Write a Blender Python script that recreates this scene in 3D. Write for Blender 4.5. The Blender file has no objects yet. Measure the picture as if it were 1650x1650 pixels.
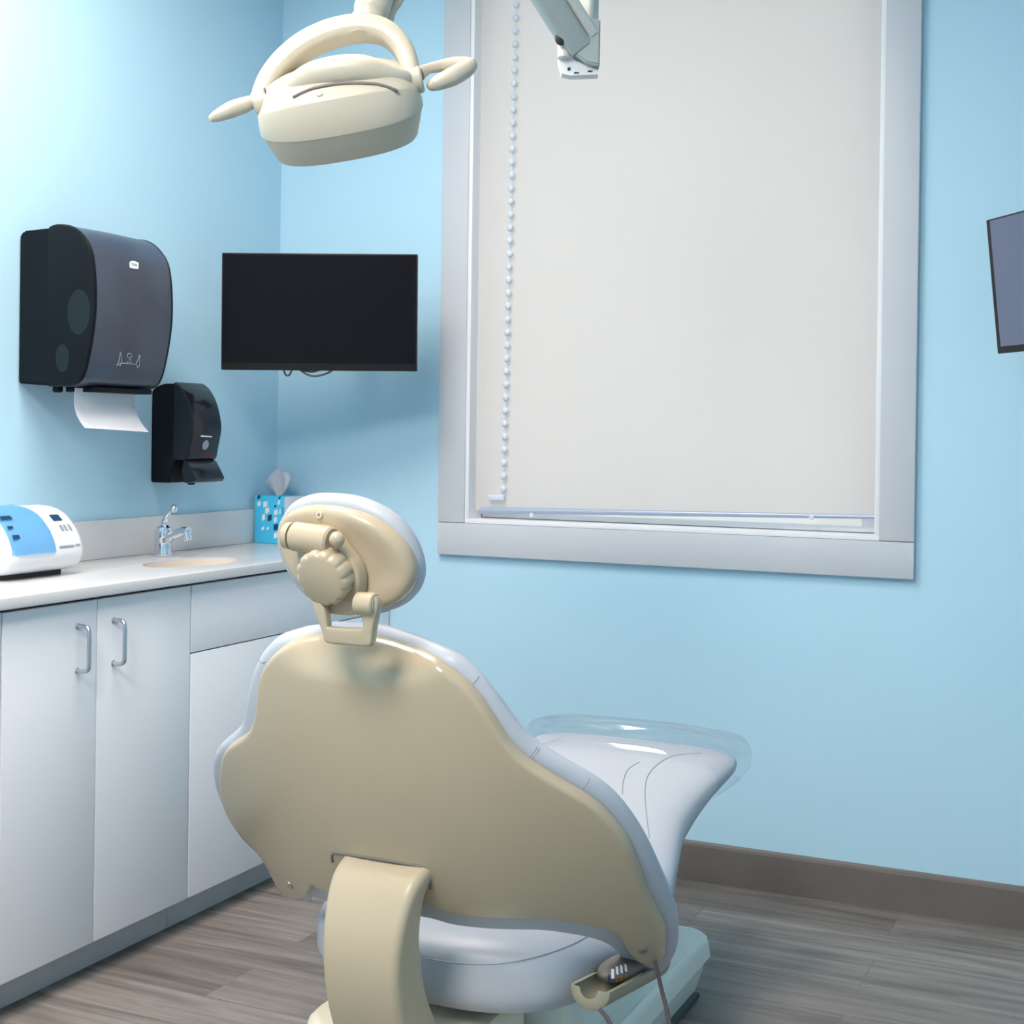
import bpy, bmesh, math, random
from mathutils import Vector, Matrix
from mathutils.geometry import delaunay_2d_cdt
from mathutils.bvhtree import BVHTree
S = bpy.context.scene
COL = S.collection
random.seed(4)
PI = math.pi
V = Vector

# ------------------------------------------------------------------ camera
F_PX, YAW, PIT, ROLL, SHY = 2262.4, .4351, .0052, .0133, -112.4
EYE = V((2.471, -3.609, 1.18))
FWD = V((-math.sin(YAW)*math.cos(PIT), math.cos(YAW)*math.cos(PIT), -math.sin(PIT)))
_r = V((math.cos(YAW), math.sin(YAW), 0)); _u = _r.cross(FWD)
RGT = _r*math.cos(ROLL) + _u*math.sin(ROLL)
UPV = _u*math.cos(ROLL) - _r*math.sin(ROLL)
def ray(px, py): return FWD + RGT*((px-825)/F_PX) - UPV*((py-825-SHY)/F_PX)
def atd(px, py, d): return EYE + ray(px, py)*d
def onp(px, py, ax, val):
    d = ray(px, py); return EYE + d*((val-EYE[ax])/d[ax])
def pix(p):
    d = p-EYE; z = d.dot(FWD)
    return (825+F_PX*d.dot(RGT)/z, 825+SHY-F_PX*d.dot(UPV)/z)
cd = bpy.data.cameras.new('camera'); cam = bpy.data.objects.new('camera', cd); COL.objects.link(cam)
M3 = Matrix((RGT, UPV, -FWD)).transposed()
cam.matrix_world = Matrix.Translation(EYE) @ M3.to_4x4()
cd.sensor_fit = 'HORIZONTAL'; cd.sensor_width = 36; cd.lens = F_PX/1650*36
cd.shift_y = SHY/1650
cd.clip_start = .05
S.camera = cam

# ------------------------------------------------------------------ materials
def mat(name, col, rough=.5, metal=0, spec=.5, coat=0, noise=0, nscale=40, bump=0, bscale=200, trans=0, ior=1.45, alpha=1, emis=None, estr=0):
    m = bpy.data.materials.new(name); m.use_nodes = True
    nt = m.node_tree; b = nt.nodes['Principled BSDF']
    b.inputs['Base Color'].default_value = (*col, 1)
    b.inputs['Roughness'].default_value = rough
    b.inputs['Metallic'].default_value = metal
    b.inputs['Specular IOR Level'].default_value = spec
    b.inputs['Coat Weight'].default_value = coat
    b.inputs['Coat Roughness'].default_value = .08
    b.inputs['Transmission Weight'].default_value = trans
    b.inputs['IOR'].default_value = ior
    b.inputs['Alpha'].default_value = alpha
    if emis:
        b.inputs['Emission Color'].default_value = (*emis, 1); b.inputs['Emission Strength'].default_value = estr
    tc = nt.nodes.new('ShaderNodeTexCoord')
    if noise:
        n = nt.nodes.new('ShaderNodeTexNoise'); n.inputs['Scale'].default_value = nscale; n.inputs['Detail'].default_value = 4
        r = nt.nodes.new('ShaderNodeValToRGB')
        r.color_ramp.elements[0].color = (*[c*(1-noise) for c in col], 1); r.color_ramp.elements[0].position = .3
        r.color_ramp.elements[1].color = (*[min(1, c*(1+noise)) for c in col], 1); r.color_ramp.elements[1].position = .7
        nt.links.new(tc.outputs['Object'], n.inputs['Vector']); nt.links.new(n.outputs['Fac'], r.inputs['Fac'])
        nt.links.new(r.outputs['Color'], b.inputs['Base Color'])
    if bump:
        n = nt.nodes.new('ShaderNodeTexNoise'); n.inputs['Scale'].default_value = bscale
        bp = nt.nodes.new('ShaderNodeBump'); bp.inputs['Strength'].default_value = bump; bp.inputs['Distance'].default_value = .002
        nt.links.new(tc.outputs['Object'], n.inputs['Vector']); nt.links.new(n.outputs['Fac'], bp.inputs['Height'])
        nt.links.new(bp.outputs['Normal'], b.inputs['Normal'])
    return m
M = {}
M['wall'] = mat('blue_paint', (.475, .73, .885), .55, spec=.25, noise=.01, nscale=3, bump=.04, bscale=300)
M['white_paint'] = mat('white_paint', (.80, .80, .80), .6, spec=.2)
M['trim'] = mat('trim_paint', (.575, .605, .66), .45, spec=.35, noise=.01, nscale=6)
M['jamb'] = mat('jamb_paint', (.84, .86, .90), .45, spec=.3)
M['base_board'] = mat('vinyl_base', (.155, .138, .128), .5, noise=.06, nscale=9)
M['cab'] = mat('white_laminate', (.80, .83, .89), .38, spec=.35, noise=.008, nscale=5)
M['cab_in'] = mat('dark_reveal', (.10, .11, .12), .7)
M['kick'] = mat('kick_grey', (.52, .535, .56), .5, noise=.05, nscale=12)
M['quartz'] = mat('quartz', (.67, .675, .695), .18, spec=.5, noise=.025, nscale=160)
M['steel'] = mat('brushed_nickel', (.55, .57, .62), .28, metal=1)
M['chrome'] = mat('chrome', (.75, .78, .82), .07, metal=1)
M['beige'] = mat('beige_plastic', (.50, .415, .295), .26, spec=.5, coat=.35, noise=.008, nscale=4)
M['beige_lit'] = mat('lit_beige_plastic', (.54, .45, .32), .30, spec=.5)  # lighter copy of the shell beige; stronger light on the arm put into the colour
M['beige_soft'] = mat('beige_plastic_matte', (.56, .50, .40), .42, spec=.4)
M['cream'] = mat('cream_plastic', (.84, .76, .60), .32, spec=.45)
M['cream_lamp'] = mat('ivory_plastic', (.58, .53, .43), .3, spec=.45)
M['vinyl'] = mat('grey_blue_vinyl', (.47, .503, .565), .36, spec=.45, bump=.03, bscale=500)
M['seam'] = mat('seam_thread', (.36, .39, .46), .6)
M['gap'] = mat('black_gap', (.03, .03, .032), .7)
M['base_grey'] = mat('pale_green_grey_enamel', (.76, .80, .75), .35, noise=.01, nscale=8)
M['base_dark'] = mat('dark_rubber', (.05, .055, .055), .6)
M['arm_grey'] = mat('grey_green_enamel', (.40, .45, .45), .38)
M['arm_pale'] = mat('pale_grey_enamel', (.62, .63, .60), .38)
M['black'] = mat('black_plastic', (.006, .0085, .012), .42, spec=.15)
M['black_gloss'] = mat('black_gloss_plastic', (.010, .012, .018), .14, spec=.5)
M['smoke'] = mat('smoke_plastic', (.042, .054, .085), .30, spec=.7, noise=.25, nscale=7)
M['smoke_lens'] = mat('smoked_window', (.011, .018, .020), .25, spec=.25)
M['screen'] = mat('screen_glass', (.007, .007, .010), .18, spec=.08)
M['bezel'] = mat('monitor_bezel', (.013, .012, .013), .45, spec=.25)
M['print_white'] = mat('white_print', (.75, .78, .82), .5)
M['print_grey'] = mat('grey_print', (.28, .32, .38), .5)
M['print_red'] = mat('dark_red_print', (.06, .008, .012), .4)
M['paper'] = mat('white_paper', (.86, .87, .92), .8, spec=.1, bump=.06, bscale=150)
M['device'] = mat('white_device_plastic', (.74, .76, .80), .32, spec=.45)
M['navy'] = mat('navy_print', (.01, .05, .12), .4)
M['cyan'] = mat('cyan_card', (.06, .52, .83), .5)
M['sink'] = mat('sink_bisque', (.74, .67, .60), .2)
M['screw'] = mat('screw_metal', (.42, .40, .36), .35, metal=.8)
M['orange'] = mat('orange_print', (.75, .30, .04), .5)
M['blue_print'] = mat('blue_print', (.05, .07, .35), .5)
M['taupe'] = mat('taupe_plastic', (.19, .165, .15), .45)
M['olive'] = mat('beige_cradle', (.36, .335, .25), .42)
M['cord'] = mat('grey_cord', (.14, .12, .125), .5)
M['vent'] = mat('hem_bar_metal', (.42, .48, .62), .35, metal=.2)
M['bead'] = mat('pale_bead', (.66, .73, .83), .4)
M['screen_sheen'] = mat('screen_glass_sheen', (.085, .12, .22), .30, spec=.9, coat=.5)  # bluish base paints a reflected sheen into the screen colour

def glass_like(name, tint, fac, rough):
    m = bpy.data.materials.new(name); m.use_nodes = True; nt = m.node_tree; nt.nodes.clear()
    o = nt.nodes.new('ShaderNodeOutputMaterial'); mx = nt.nodes.new('ShaderNodeMixShader')
    t = nt.nodes.new('ShaderNodeBsdfTransparent'); t.inputs['Color'].default_value = (*tint, 1)
    g = nt.nodes.new('ShaderNodeBsdfGlossy'); g.inputs['Roughness'].default_value = rough
    lw = nt.nodes.new('ShaderNodeLayerWeight'); lw.inputs['Blend'].default_value = .5
    pw = nt.nodes.new('ShaderNodeMath'); pw.operation = 'POWER'; pw.inputs[1].default_value = 3
    ma = nt.nodes.new('ShaderNodeMath'); ma.operation = 'MULTIPLY_ADD'; ma.inputs[1].default_value = fac*2; ma.inputs[2].default_value = .11
    nt.links.new(lw.outputs['Facing'], pw.inputs[0]); nt.links.new(pw.outputs[0], ma.inputs[0]); nt.links.new(ma.outputs[0], mx.inputs['Fac']); nt.links.new(t.outputs[0], mx.inputs[1]); nt.links.new(g.outputs[0], mx.inputs[2])
    nt.links.new(mx.outputs[0], o.inputs['Surface']); return m
M['clear'] = glass_like('clear_plastic_sheet', (.985, .99, 1), .10, .07)
M['pane'] = glass_like('window_glass', (.97, .99, 1), .06, .02)

def lid_mat():
    m = mat('blue_clear_lid', (.16, .52, .95), .12, coat=.3)
    nt = m.node_tree; b = nt.nodes['Principled BSDF']; o = [n for n in nt.nodes if n.type == 'OUTPUT_MATERIAL'][0]
    t = nt.nodes.new('ShaderNodeBsdfTransparent'); t.inputs['Color'].default_value = (.66, .87, 1, 1)
    mx = nt.nodes.new('ShaderNodeMixShader'); mx.inputs['Fac'].default_value = .30
    nt.links.new(t.outputs[0], mx.inputs[1]); nt.links.new(b.outputs[0], mx.inputs[2]); nt.links.new(mx.outputs[0], o.inputs['Surface'])
    return m
M['lid'] = lid_mat()

def shade_mat():
    m = bpy.data.materials.new('roller_shade_cloth'); m.use_nodes = True; nt = m.node_tree; nt.nodes.clear()
    o = nt.nodes.new('ShaderNodeOutputMaterial'); mx = nt.nodes.new('ShaderNodeMixShader'); mx.inputs['Fac'].default_value = .62
    d = nt.nodes.new('ShaderNodeBsdfDiffuse'); d.inputs['Color'].default_value = (.86, .85, .84, 1)
    t = nt.nodes.new('ShaderNodeBsdfTranslucent'); t.inputs['Color'].default_value = (.86, .84, .82, 1)
    w = nt.nodes.new('ShaderNodeTexWave'); w.inputs['Scale'].default_value = 260
    nt.links.new(d.outputs[0], mx.inputs[1]); nt.links.new(t.outputs[0], mx.inputs[2]); nt.links.new(mx.outputs[0], o.inputs['Surface'])
    return m
M['shade'] = shade_mat()

def floor_mat():
    m = bpy.data.materials.new('grey_vinyl_planks'); m.use_nodes = True; nt = m.node_tree; b = nt.nodes['Principled BSDF']
    L = nt.links.new
    tc = nt.nodes.new('ShaderNodeTexCoord')
    br = nt.nodes.new('ShaderNodeTexBrick'); br.offset = .37
    br.inputs['Scale'].default_value = 1; br.inputs['Brick Width'].default_value = 1.22; br.inputs['Row Height'].default_value = .17
    br.inputs['Mortar Size'].default_value = .0012; br.inputs['Bias'].default_value = 0
    br.inputs['Color1'].default_value = (.165, .148, .139, 1); br.inputs['Color2'].default_value = (.235, .217, .205, 1)
    br.inputs['Mortar'].default_value = (.15, .14, .135, 1)
    mp0 = nt.nodes.new('ShaderNodeMapping'); mp0.inputs['Location'].default_value = (.55, .03, 0)
    L(tc.outputs['Object'], mp0.inputs['Vector']); L(mp0.outputs['Vector'], br.inputs['Vector'])
    mp = nt.nodes.new('ShaderNodeMapping'); mp.inputs['Scale'].default_value = (1.0, 15, 1)
    L(tc.outputs['Object'], mp.inputs['Vector'])
    n1 = nt.nodes.new('ShaderNodeTexNoise'); n1.inputs['Scale'].default_value = 2.1; n1.inputs['Detail'].default_value = 9; n1.inputs['Roughness'].default_value = .66; n1.inputs['Distortion'].default_value = .5
    # each plank gets its own stretch of grain
    add = nt.nodes.new('ShaderNodeVectorMath'); add.operation = 'MULTIPLY_ADD'; add.inputs[1].default_value = (31, 17, 0)
    L(br.outputs['Color'], add.inputs[0]); L(mp.outputs['Vector'], add.inputs[2]); L(add.outputs['Vector'], n1.inputs['Vector'])
    r = nt.nodes.new('ShaderNodeValToRGB')
    r.color_ramp.elements[0].position = .32; r.color_ramp.elements[0].color = (.58, .57, .57, 1)
    r.color_ramp.elements[1].position = .68; r.color_ramp.elements[1].color = (1.42, 1.40, 1.38, 1)
    L(n1.outputs['Fac'], r.inputs['Fac'])
    mul = nt.nodes.new('ShaderNodeMixRGB'); mul.blend_type = 'MULTIPLY'; mul.inputs['Fac'].default_value = 1
    L(br.outputs['Color'], mul.inputs['Color1']); L(r.outputs['Color'], mul.inputs['Color2'])
    L(mul.outputs['Color'], b.inputs['Base Color'])
    b.inputs['Roughness'].default_value = .46; b.inputs['Specular IOR Level'].default_value = .3
    bp = nt.nodes.new('ShaderNodeBump'); bp.inputs['Strength'].default_value = .08; bp.inputs['Distance'].default_value = .002
    L(n1.outputs['Fac'], bp.inputs['Height']); L(bp.outputs['Normal'], b.inputs['Normal'])
    return m
M['floor'] = floor_mat()

def emit(name, col, s):
    m = bpy.data.materials.new(name); m.use_nodes = True; nt = m.node_tree; nt.nodes.clear()
    o = nt.nodes.new('ShaderNodeOutputMaterial'); e = nt.nodes.new('ShaderNodeEmission')
    e.inputs['Color'].default_value = (*col, 1); e.inputs['Strength'].default_value = s
    nt.links.new(e.outputs[0], o.inputs['Surface']); return m
M['lamp_panel'] = emit('ceiling_lamp_diffuser', (1, .89, .80), 15.0)
M['lamp_panel_dim'] = emit('ceiling_lamp_diffuser_warm', (1, .89, .80), 26.0)

# ------------------------------------------------------------------ object helpers
def finish(name, bm, m, parent=None, smooth=35, loc=None):
    me = bpy.data.meshes.new(name)
    bmesh.ops.recalc_face_normals(bm, faces=bm.faces[:])
    bm.to_mesh(me); bm.free()
    ms = m if isinstance(m, (list, tuple)) else [m]
    for k in ms: me.materials.append(M[k])
    if smooth:
        me.polygons.foreach_set('use_smooth', [True]*len(me.polygons))
        me.set_sharp_from_angle(angle=math.radians(smooth))
    o = bpy.data.objects.new(name, me); COL.objects.link(o)
    if parent is not None:
        o.parent = parent
        o.matrix_parent_inverse = Matrix.Translation(-parent.location) if parent.type == 'EMPTY' else Matrix.Identity(4)
    return o
def thing(name, label, cat, loc, group=None):
    o = bpy.data.objects.new(name, None); COL.objects.link(o); o.location = loc
    o.empty_display_size = .05
    o['label'] = label; o['category'] = cat
    if group: o['group'] = group
    return o
def tag(o, label, cat, group=None):
    o['label'] = label; o['category'] = cat
    if group: o['group'] = group
    return o
def struct(o): o['kind'] = 'structure'; return o

def box(bm, x0, x1, y0, y1, z0, z1, bev=0, seg=3, mi=0):
    vs = [bm.verts.new((x, y, z)) for x in (x0, x1) for y in (y0, y1) for z in (z0, z1)]
    fs = [bm.faces.new([vs[i] for i in q]) for q in ((0,1,3,2),(4,6,7,5),(0,4,5,1),(2,3,7,6),(0,2,6,4),(1,5,7,3))]
    for f in fs: f.material_index = mi
    if bev:
        es = list({e for f in fs for e in f.edges})
        r = bmesh.ops.bevel(bm, geom=es, offset=bev, segments=seg, profile=.5, affect='EDGES')
        for f in r['faces']: f.material_index = mi
    return vs
def BM(): return bmesh.new()
def boxobj(name, m, dims, parent=None, bev=0, seg=3):
    bm = BM(); box(bm, *dims, bev=bev, seg=seg); return finish(name, bm, m, parent)

def catmull(pts, n=6, closed=False):
    out = []; N = len(pts); P = [V(p) for p in pts]
    rng = range(N) if closed else range(N-1)
    for i in rng:
        if closed: a, b, c, d = P[(i-1) % N], P[i], P[(i+1) % N], P[(i+2) % N]
        else: a, b, c, d = P[max(i-1, 0)], P[i], P[i+1], P[min(i+2, N-1)]
        for k in range(n):
            t = k/n
            out.append(.5*((2*b)+(c-a)*t+(2*a-5*b+4*c-d)*t*t+(3*b-a-3*c+d)*t**3))
    if not closed: out.append(P[-1])
    return out
def loft(bm, rings, cap0=True, cap1=True, closed=True, mi=0):
    vr = [[bm.verts.new(p) for p in r] for r in rings]
    n = len(vr[0])
    for a, b in zip(vr, vr[1:]):
        for i in range(n if closed else n-1):
            j = (i+1) % n
            bm.faces.new((a[i], a[j], b[j], b[i])).material_index = mi
    if cap0: bm.faces.new(vr[0][::-1]).material_index = mi
    if cap1: bm.faces.new(vr[-1]).material_index = mi
    return vr
def frames(path, up=V((0, 0, 1))):
    fr = []; n = len(path); prev = None
    for i in range(n):
        t = (path[min(i+1, n-1)]-path[max(i-1, 0)]).normalized()
        ref = prev if prev is not None else (up if abs(t.dot(up)) < .95 else V((1, 0, 0)))
        s = (ref - t*ref.dot(t))
        s = s.normalized() if s.length > 1e-6 else t.orthogonal().normalized()
        prev = s; fr.append((t, s, t.cross(s)))
    return fr
def tube(bm, path, rad, n=12, up=V((0, 0, 1)), caps=True, sx=1, sy=1, mi=0):
    path = [V(p) for p in path]
    rs = rad if isinstance(rad, (list, tuple)) else [rad]*len(path)
    rings = []
    for (t, s, b), p, r in zip(frames(path, up), path, rs):
        rings.append([p + s*math.cos(a)*r*sx + b*math.sin(a)*r*sy for a in [2*PI*k/n for k in range(n)]])
    return loft(bm, rings, caps, caps, mi=mi)
def rrect(w, h, r, n=4):
    r = min(r, w/2-1e-5, h/2-1e-5); out = []
    for cx, cy, a0 in ((w/2-r, h/2-r, 0), (-w/2+r, h/2-r, PI/2), (-w/2+r, -h/2+r, PI), (w/2-r, -h/2+r, 1.5*PI)):
        for k in range(n+1):
            a = a0+PI/2*k/n; out.append((cx+r*math.cos(a), cy+r*math.sin(a)))
    return out
def disc_solid(bm, c, axis, rad, depth, n=32, bev=.0, prof=None, mi=0):
    """a lathe: prof = [(radius, distance along axis)]"""
    axis = axis.normalized(); s = axis.orthogonal().normalized(); t = axis.cross(s)
    prof = prof or [(rad-bev, 0), (rad, bev), (rad, depth-bev), (rad-bev, depth)]
    loft(bm, [[c+axis*z+s*math.cos(2*PI*k/n)*r+t*math.sin(2*PI*k/n)*r for k in range(n)] for r, z in prof], mi=mi)
def ball(bm, c, r, n=16, scale=(1, 1, 1), rot=None):
    g = bmesh.ops.create_uvsphere(bm, u_segments=n*2, v_segments=n, radius=r)
    mtx = Matrix.Translation(c) @ (rot.to_4x4() if rot else Matrix.Identity(4)) @ Matrix.Diagonal((*scale, 1))
    bmesh.ops.transform(bm, matrix=mtx, verts=g['verts'])
def text_into(bm, txt, size, origin, ex, ey, lift, mi=0, align='CENTER'):
    cu = bpy.data.curves.new('t', 'FONT'); cu.body = txt; cu.size = size; cu.align_x = align; cu.align_y = 'CENTER'; cu.resolution_u = 3
    ob = bpy.data.objects.new('t', cu); COL.objects.link(ob)
    dg = bpy.context.evaluated_depsgraph_get(); me = bpy.data.meshes.new_from_object(ob.evaluated_get(dg))
    bpy.data.objects.remove(ob); bpy.data.curves.remove(cu)
    n = ex.cross(ey)
    vs = [bm.verts.new(origin+ex*v.co.x+ey*v.co.y+n*lift) for v in me.vertices]
    for p in me.polygons:
        try: bm.faces.new([vs[i] for i in p.vertices]).material_index = mi
        except ValueError: pass
    bpy.data.meshes.remove(me)
def ngon_prism(bm, pts, off, mi=0):
    a = [bm.verts.new(p) for p in pts]; b = [bm.verts.new(p+off) for p in pts]; n = len(a)
    bm.faces.new(a[::-1]).material_index = mi; bm.faces.new(b).material_index = mi
    for i in range(n): bm.faces.new((a[i], a[(i+1) % n], b[(i+1) % n], b[i])).material_index = mi

# ------------------------------------------------------------------ curved plates (chair shells and cushions)
def poly_area(p): return .5*sum(a[0]*b[1]-b[0]*a[1] for a, b in zip(p, p[1:]+p[:1]))
def inset(poly, d):
    n = len(poly); out = []
    for i in range(n):
        a, b, c = poly[i-1], poly[i], poly[(i+1) % n]
        t = V((c[0]-a[0], c[1]-a[1])); t.normalize(); nrm = V((-t.y, t.x))
        out.append((b[0]+nrm.x*d, b[1]+nrm.y*d))
    return out
def resample(poly, step):
    n = len(poly); L = [0]
    for i in range(n): L.append(L[-1]+math.dist(poly[i], poly[(i+1) % n]))
    k = max(12, int(L[-1]/step)); out = []; j = 0
    for i in range(k):
        s = L[-1]*i/k
        while L[j+1] < s: j += 1
        t = (s-L[j])/max(1e-9, L[j+1]-L[j]); a, b = poly[j], poly[(j+1) % n]
        out.append((a[0]+(b[0]-a[0])*t, a[1]+(b[1]-a[1])*t))
    return out
def pdist(p, poly):
    m = 9
    for a, b in zip(poly, poly[1:]+poly[:1]):
        dx, dy = b[0]-a[0], b[1]-a[1]; l = dx*dx+dy*dy
        t = 0 if l == 0 else max(0, min(1, ((p[0]-a[0])*dx+(p[1]-a[1])*dy)/l))
        m = min(m, math.hypot(p[0]-a[0]-t*dx, p[1]-a[1]-t*dy))
    return m
def inside(p, poly):
    c = False
    for a, b in zip(poly, poly[1:]+poly[:1]):
        if (a[1] > p[1]) != (b[1] > p[1]) and p[0] < (b[0]-a[0])*(p[1]-a[1])/(b[1]-a[1])+a[0]: c = not c
    return c
def plate(outline, surf, w0, w1, r0, r1, step=.02, puff0=0, puff1=0, ps=.05, res=.008):
    """solid between w0 (rear) and w1 (front) inside outline (u,v), mapped through surf(u,v,w)"""
    if poly_area(outline) < 0: outline = outline[::-1]
    P = resample(outline, res); n = len(P)
    bm = BM()
    prof = []
    for k in range(5):
        a = PI/2*k/4; prof.append((r0*(1-math.sin(a)), w0+r0*(1-math.cos(a))))
    for k in range(5):
        a = PI/2*k/4; prof.append((r1*(1-math.cos(a)), w1-r1*(1-math.sin(a))))
    rings = [[(x, y, w) for x, y in inset(P, d)] for d, w in prof]
    vr = [[bm.verts.new(surf(*p)) for p in r] for r in rings]
    for a, b in zip(vr, vr[1:]):
        for i in range(n): bm.faces.new((a[i], a[(i+1) % n], b[(i+1) % n], b[i]))
    for ring, wv, w, puff, sgn in ((rings[0], vr[0], w0, puff0, -1), (rings[-1], vr[-1], w1, puff1, 1)):
        po = [(x, y) for x, y, _ in ring]
        xs = [p[0] for p in po]; ys = [p[1] for p in po]; inner = []
        iy = 0; y = min(ys)
        while y < max(ys):
            x = min(xs)+(step/2 if iy % 2 else 0)
            while x < max(xs):
                if inside((x, y), po) and pdist((x, y), po) > step*.45: inner.append((x, y))
                x += step
            y += step*.87; iy += 1
        vs2 = [V(p) for p in po]+[V(p) for p in inner]
        ov, oe, of, iv, ie, if_ = delaunay_2d_cdt(vs2, [(i, (i+1) % n) for i in range(n)], [], 1, 1e-7)
        vv = []
        for p, src in zip(ov, iv):
            if src and src[0] < n: vv.append(wv[src[0]])
            else:
                d = pdist(p, po)
                vv.append(bm.verts.new(surf(p.x, p.y, w+sgn*puff*(1-math.exp(-(d/ps)**2)))))
        for f in of:
            try: bm.faces.new([vv[i] for i in f])
            except ValueError: pass
    return bm
def unproject(px, py, surf, w, g=(0, .2)):
    u, v = g
    for _ in range(40):
        a = pix(surf(u, v, w)); e = 1e-4
        b = pix(surf(u+e, v, w)); c = pix(surf(u, v+e, w))
        j = [[(b[0]-a[0])/e, (c[0]-a[0])/e], [(b[1]-a[1])/e, (c[1]-a[1])/e]]
        det = j[0][0]*j[1][1]-j[0][1]*j[1][0]
        if abs(det) < 1e-9: break
        dx, dy = px-a[0], py-a[1]
        du = (j[1][1]*dx-j[0][1]*dy)/det; dv = (-j[1][0]*dx+j[0][0]*dy)/det
        m = max(abs(du), abs(dv), 1e-9); k = min(1, .08/m)
        u += du*k; v += dv*k
        if abs(dx)+abs(dy) < .01: break
    return (u, v)

# ------------------------------------------------------------------ room shell
RX, RY, RZ = 3.5, -5.2, 2.72
T = .12
WX0, WX1, WZ0, WZ1 = .655, 1.823, .926, 2.56
bm = BM(); box(bm, -T, RX+T, RY-T, T, -.1, 0); struct(finish('floor', bm, 'floor', smooth=0))
bm = BM(); box(bm, -T, RX+T, RY-T, T, RZ, RZ+.1); struct(finish('ceiling', bm, 'white_paint', smooth=0))
bm = BM(); box(bm, -T, 0, RY-T, T, 0, RZ); struct(finish('wall_left', bm, 'wall', smooth=0))
bm = BM(); box(bm, RX, RX+T, RY-T, T, 0, RZ); struct(finish('wall_right', bm, 'wall', smooth=0))
bm = BM(); box(bm, 0, RX, RY-T, RY, 0, RZ); struct(finish('wall_front', bm, 'wall', smooth=0))
bm = BM()
def grid_wall(bm, xs, zs, hole, y0, y1):
    nx, nz = len(xs), len(zs)
    for y in (y0, y1):
        g = [[bm.verts.new((x, y, z)) for z in zs] for x in xs]
        for i in range(nx-1):
            for k in range(nz-1):
                if (i, k) != hole: bm.faces.new((g[i][k], g[i+1][k], g[i+1][k+1], g[i][k+1]))
        if y == y0: a = g
        else: b = g
    i, k = hole
    for p, q in (((i, k), (i+1, k)), ((i+1, k), (i+1, k+1)), ((i+1, k+1), (i, k+1)), ((i, k+1), (i, k))):
        bm.faces.new((a[p[0]][p[1]], a[q[0]][q[1]], b[q[0]][q[1]], b[p[0]][p[1]]))
    for (p, q) in (((0, 0), (nx-1, 0)), ((nx-1, 0), (nx-1, nz-1)), ((nx-1, nz-1), (0, nz-1)), ((0, nz-1), (0, 0))):
        pass
grid_wall(bm, (0, WX0, WX1, RX), (0, WZ0, WZ1, RZ), (1, 1), 0, T)
struct(finish('wall_back', bm, 'wall', smooth=0))

# baseboards
bm = BM()
prof = [(0, .0), (-.013, .0), (-.013, .092), (-.011, .099), (-.007, .103), (0, .103)]
loft(bm, [[V((x, y-.0003, z)) for y, z in prof] for x in (.406, RX)])
struct(finish('baseboard_back', bm, 'base_board', smooth=0))
bm = BM(); loft(bm, [[V((RX+y-.0003, yy, z)) for y, z in prof] for yy in (-.02, RY)])
struct(finish('baseboard_right', bm, 'base_board', smooth=0))

# window: casing boards, jamb liner, sash and glass
win = bpy.data.objects.new('window_1', None); COL.objects.link(win); win.location = (1.24, .05, WZ0); struct(win)
win['label'] = 'tall white framed window in the blue back wall'
def wpart(name, m, dims, bev=.002): return boxobj(name, m, dims, win, bev, 2)
wpart('casing_board', 'trim', (.569, WX0, -.021, -.0005, WZ0+.0008, WZ1-.0008))
wpart('casing_board', 'trim', (WX1, 1.909, -.021, -.0005, WZ0+.0008, WZ1-.0008))
wpart('casing_board', 'trim', (.569, 1.909, -.021, -.0005, .833, WZ0-.0008))
wpart('casing_board', 'trim', (.569, 1.909, -.021, -.0005, WZ1, WZ1+.09))
wpart('jamb', 'jamb', (WX0, WX0+.012, -.018, .118, WZ0+.012, WZ1-.012), .001)
wpart('jamb', 'jamb', (WX1-.012, WX1, -.018, .118, WZ0+.012, WZ1-.012), .001)
wpart('jamb', 'jamb', (WX0, WX1, -.018, .118, WZ1-.012, WZ1), .001)
wpart('sill', 'jamb', (WX0, WX1, -.018, .118, WZ0, WZ0+.012), .001)
bm = BM()
box(bm, WX0+.014, WX0+.06, .07, .11, WZ0+.014, WZ1-.014); box(bm, WX1-.06, WX1-.014, .07, .11, WZ0+.014, WZ1-.014)
box(bm, WX0+.06, WX1-.06, .07, .11, WZ0+.014, WZ0+.028); box(bm, WX0+.06, WX1-.06, .07, .11, WZ1-.06, WZ1-.014)
sash = finish('sash', bm, 'jamb', win, 0)
bm = BM(); box(bm, WX0+.055, WX1-.055, .088, .092, WZ0+.026, WZ1-.055); finish('glass', bm, 'pane', sash, 0)

# roller shade
SY = .022
sh = thing('roller_shade', 'white roller shade pulled down over the window', 'window shade', (1.24, SY, 2.42))
hl = onp(775, 822, 1, SY-.004); hr = onp(1412, 833, 1, SY-.004)
bm = BM()
x0, x1 = WX0+.016, WX1-.016
nx, nz = 24, 30
fr = []
for k in range(nz+1):
    row = []
    for i in range(nx+1):
        x = x0+(x1-x0)*i/nx; zb = hl.z+(hr.z-hl.z)*(x-hl.x)/(hr.x-hl.x)
        z = zb+(2.505-zb)*k/nz
        row.append(bm.verts.new((x, SY+.0006*math.sin(9*x+2*z), z)))
    fr.append(row)
for a, b in zip(fr, fr[1:]):
    for i in range(nx): bm.faces.new((a[i], a[i+1], b[i+1], b[i]))
fab = finish('fabric', bm, 'shade', sh, 60)
bm = BM()
tube(bm, [hl, hr], [.0095, .0055], 12, sx=1, sy=.8)
hem = finish('hem_bar', bm, 'vent', sh)
for px, py in ((857, 830), (1308, 834)):
    bm = BM(); c = onp(px, py, 1, SY-.012); disc_solid(bm, c, V((0, -1, 0)), .007, .004, 14, .001)
    finish('hem_clip', bm, 'bead', hem)
bm = BM()
tube(bm, [(x0+.002, SY+.028, 2.52), (x1-.002, SY+.028, 2.52)], .022, 20)
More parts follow.
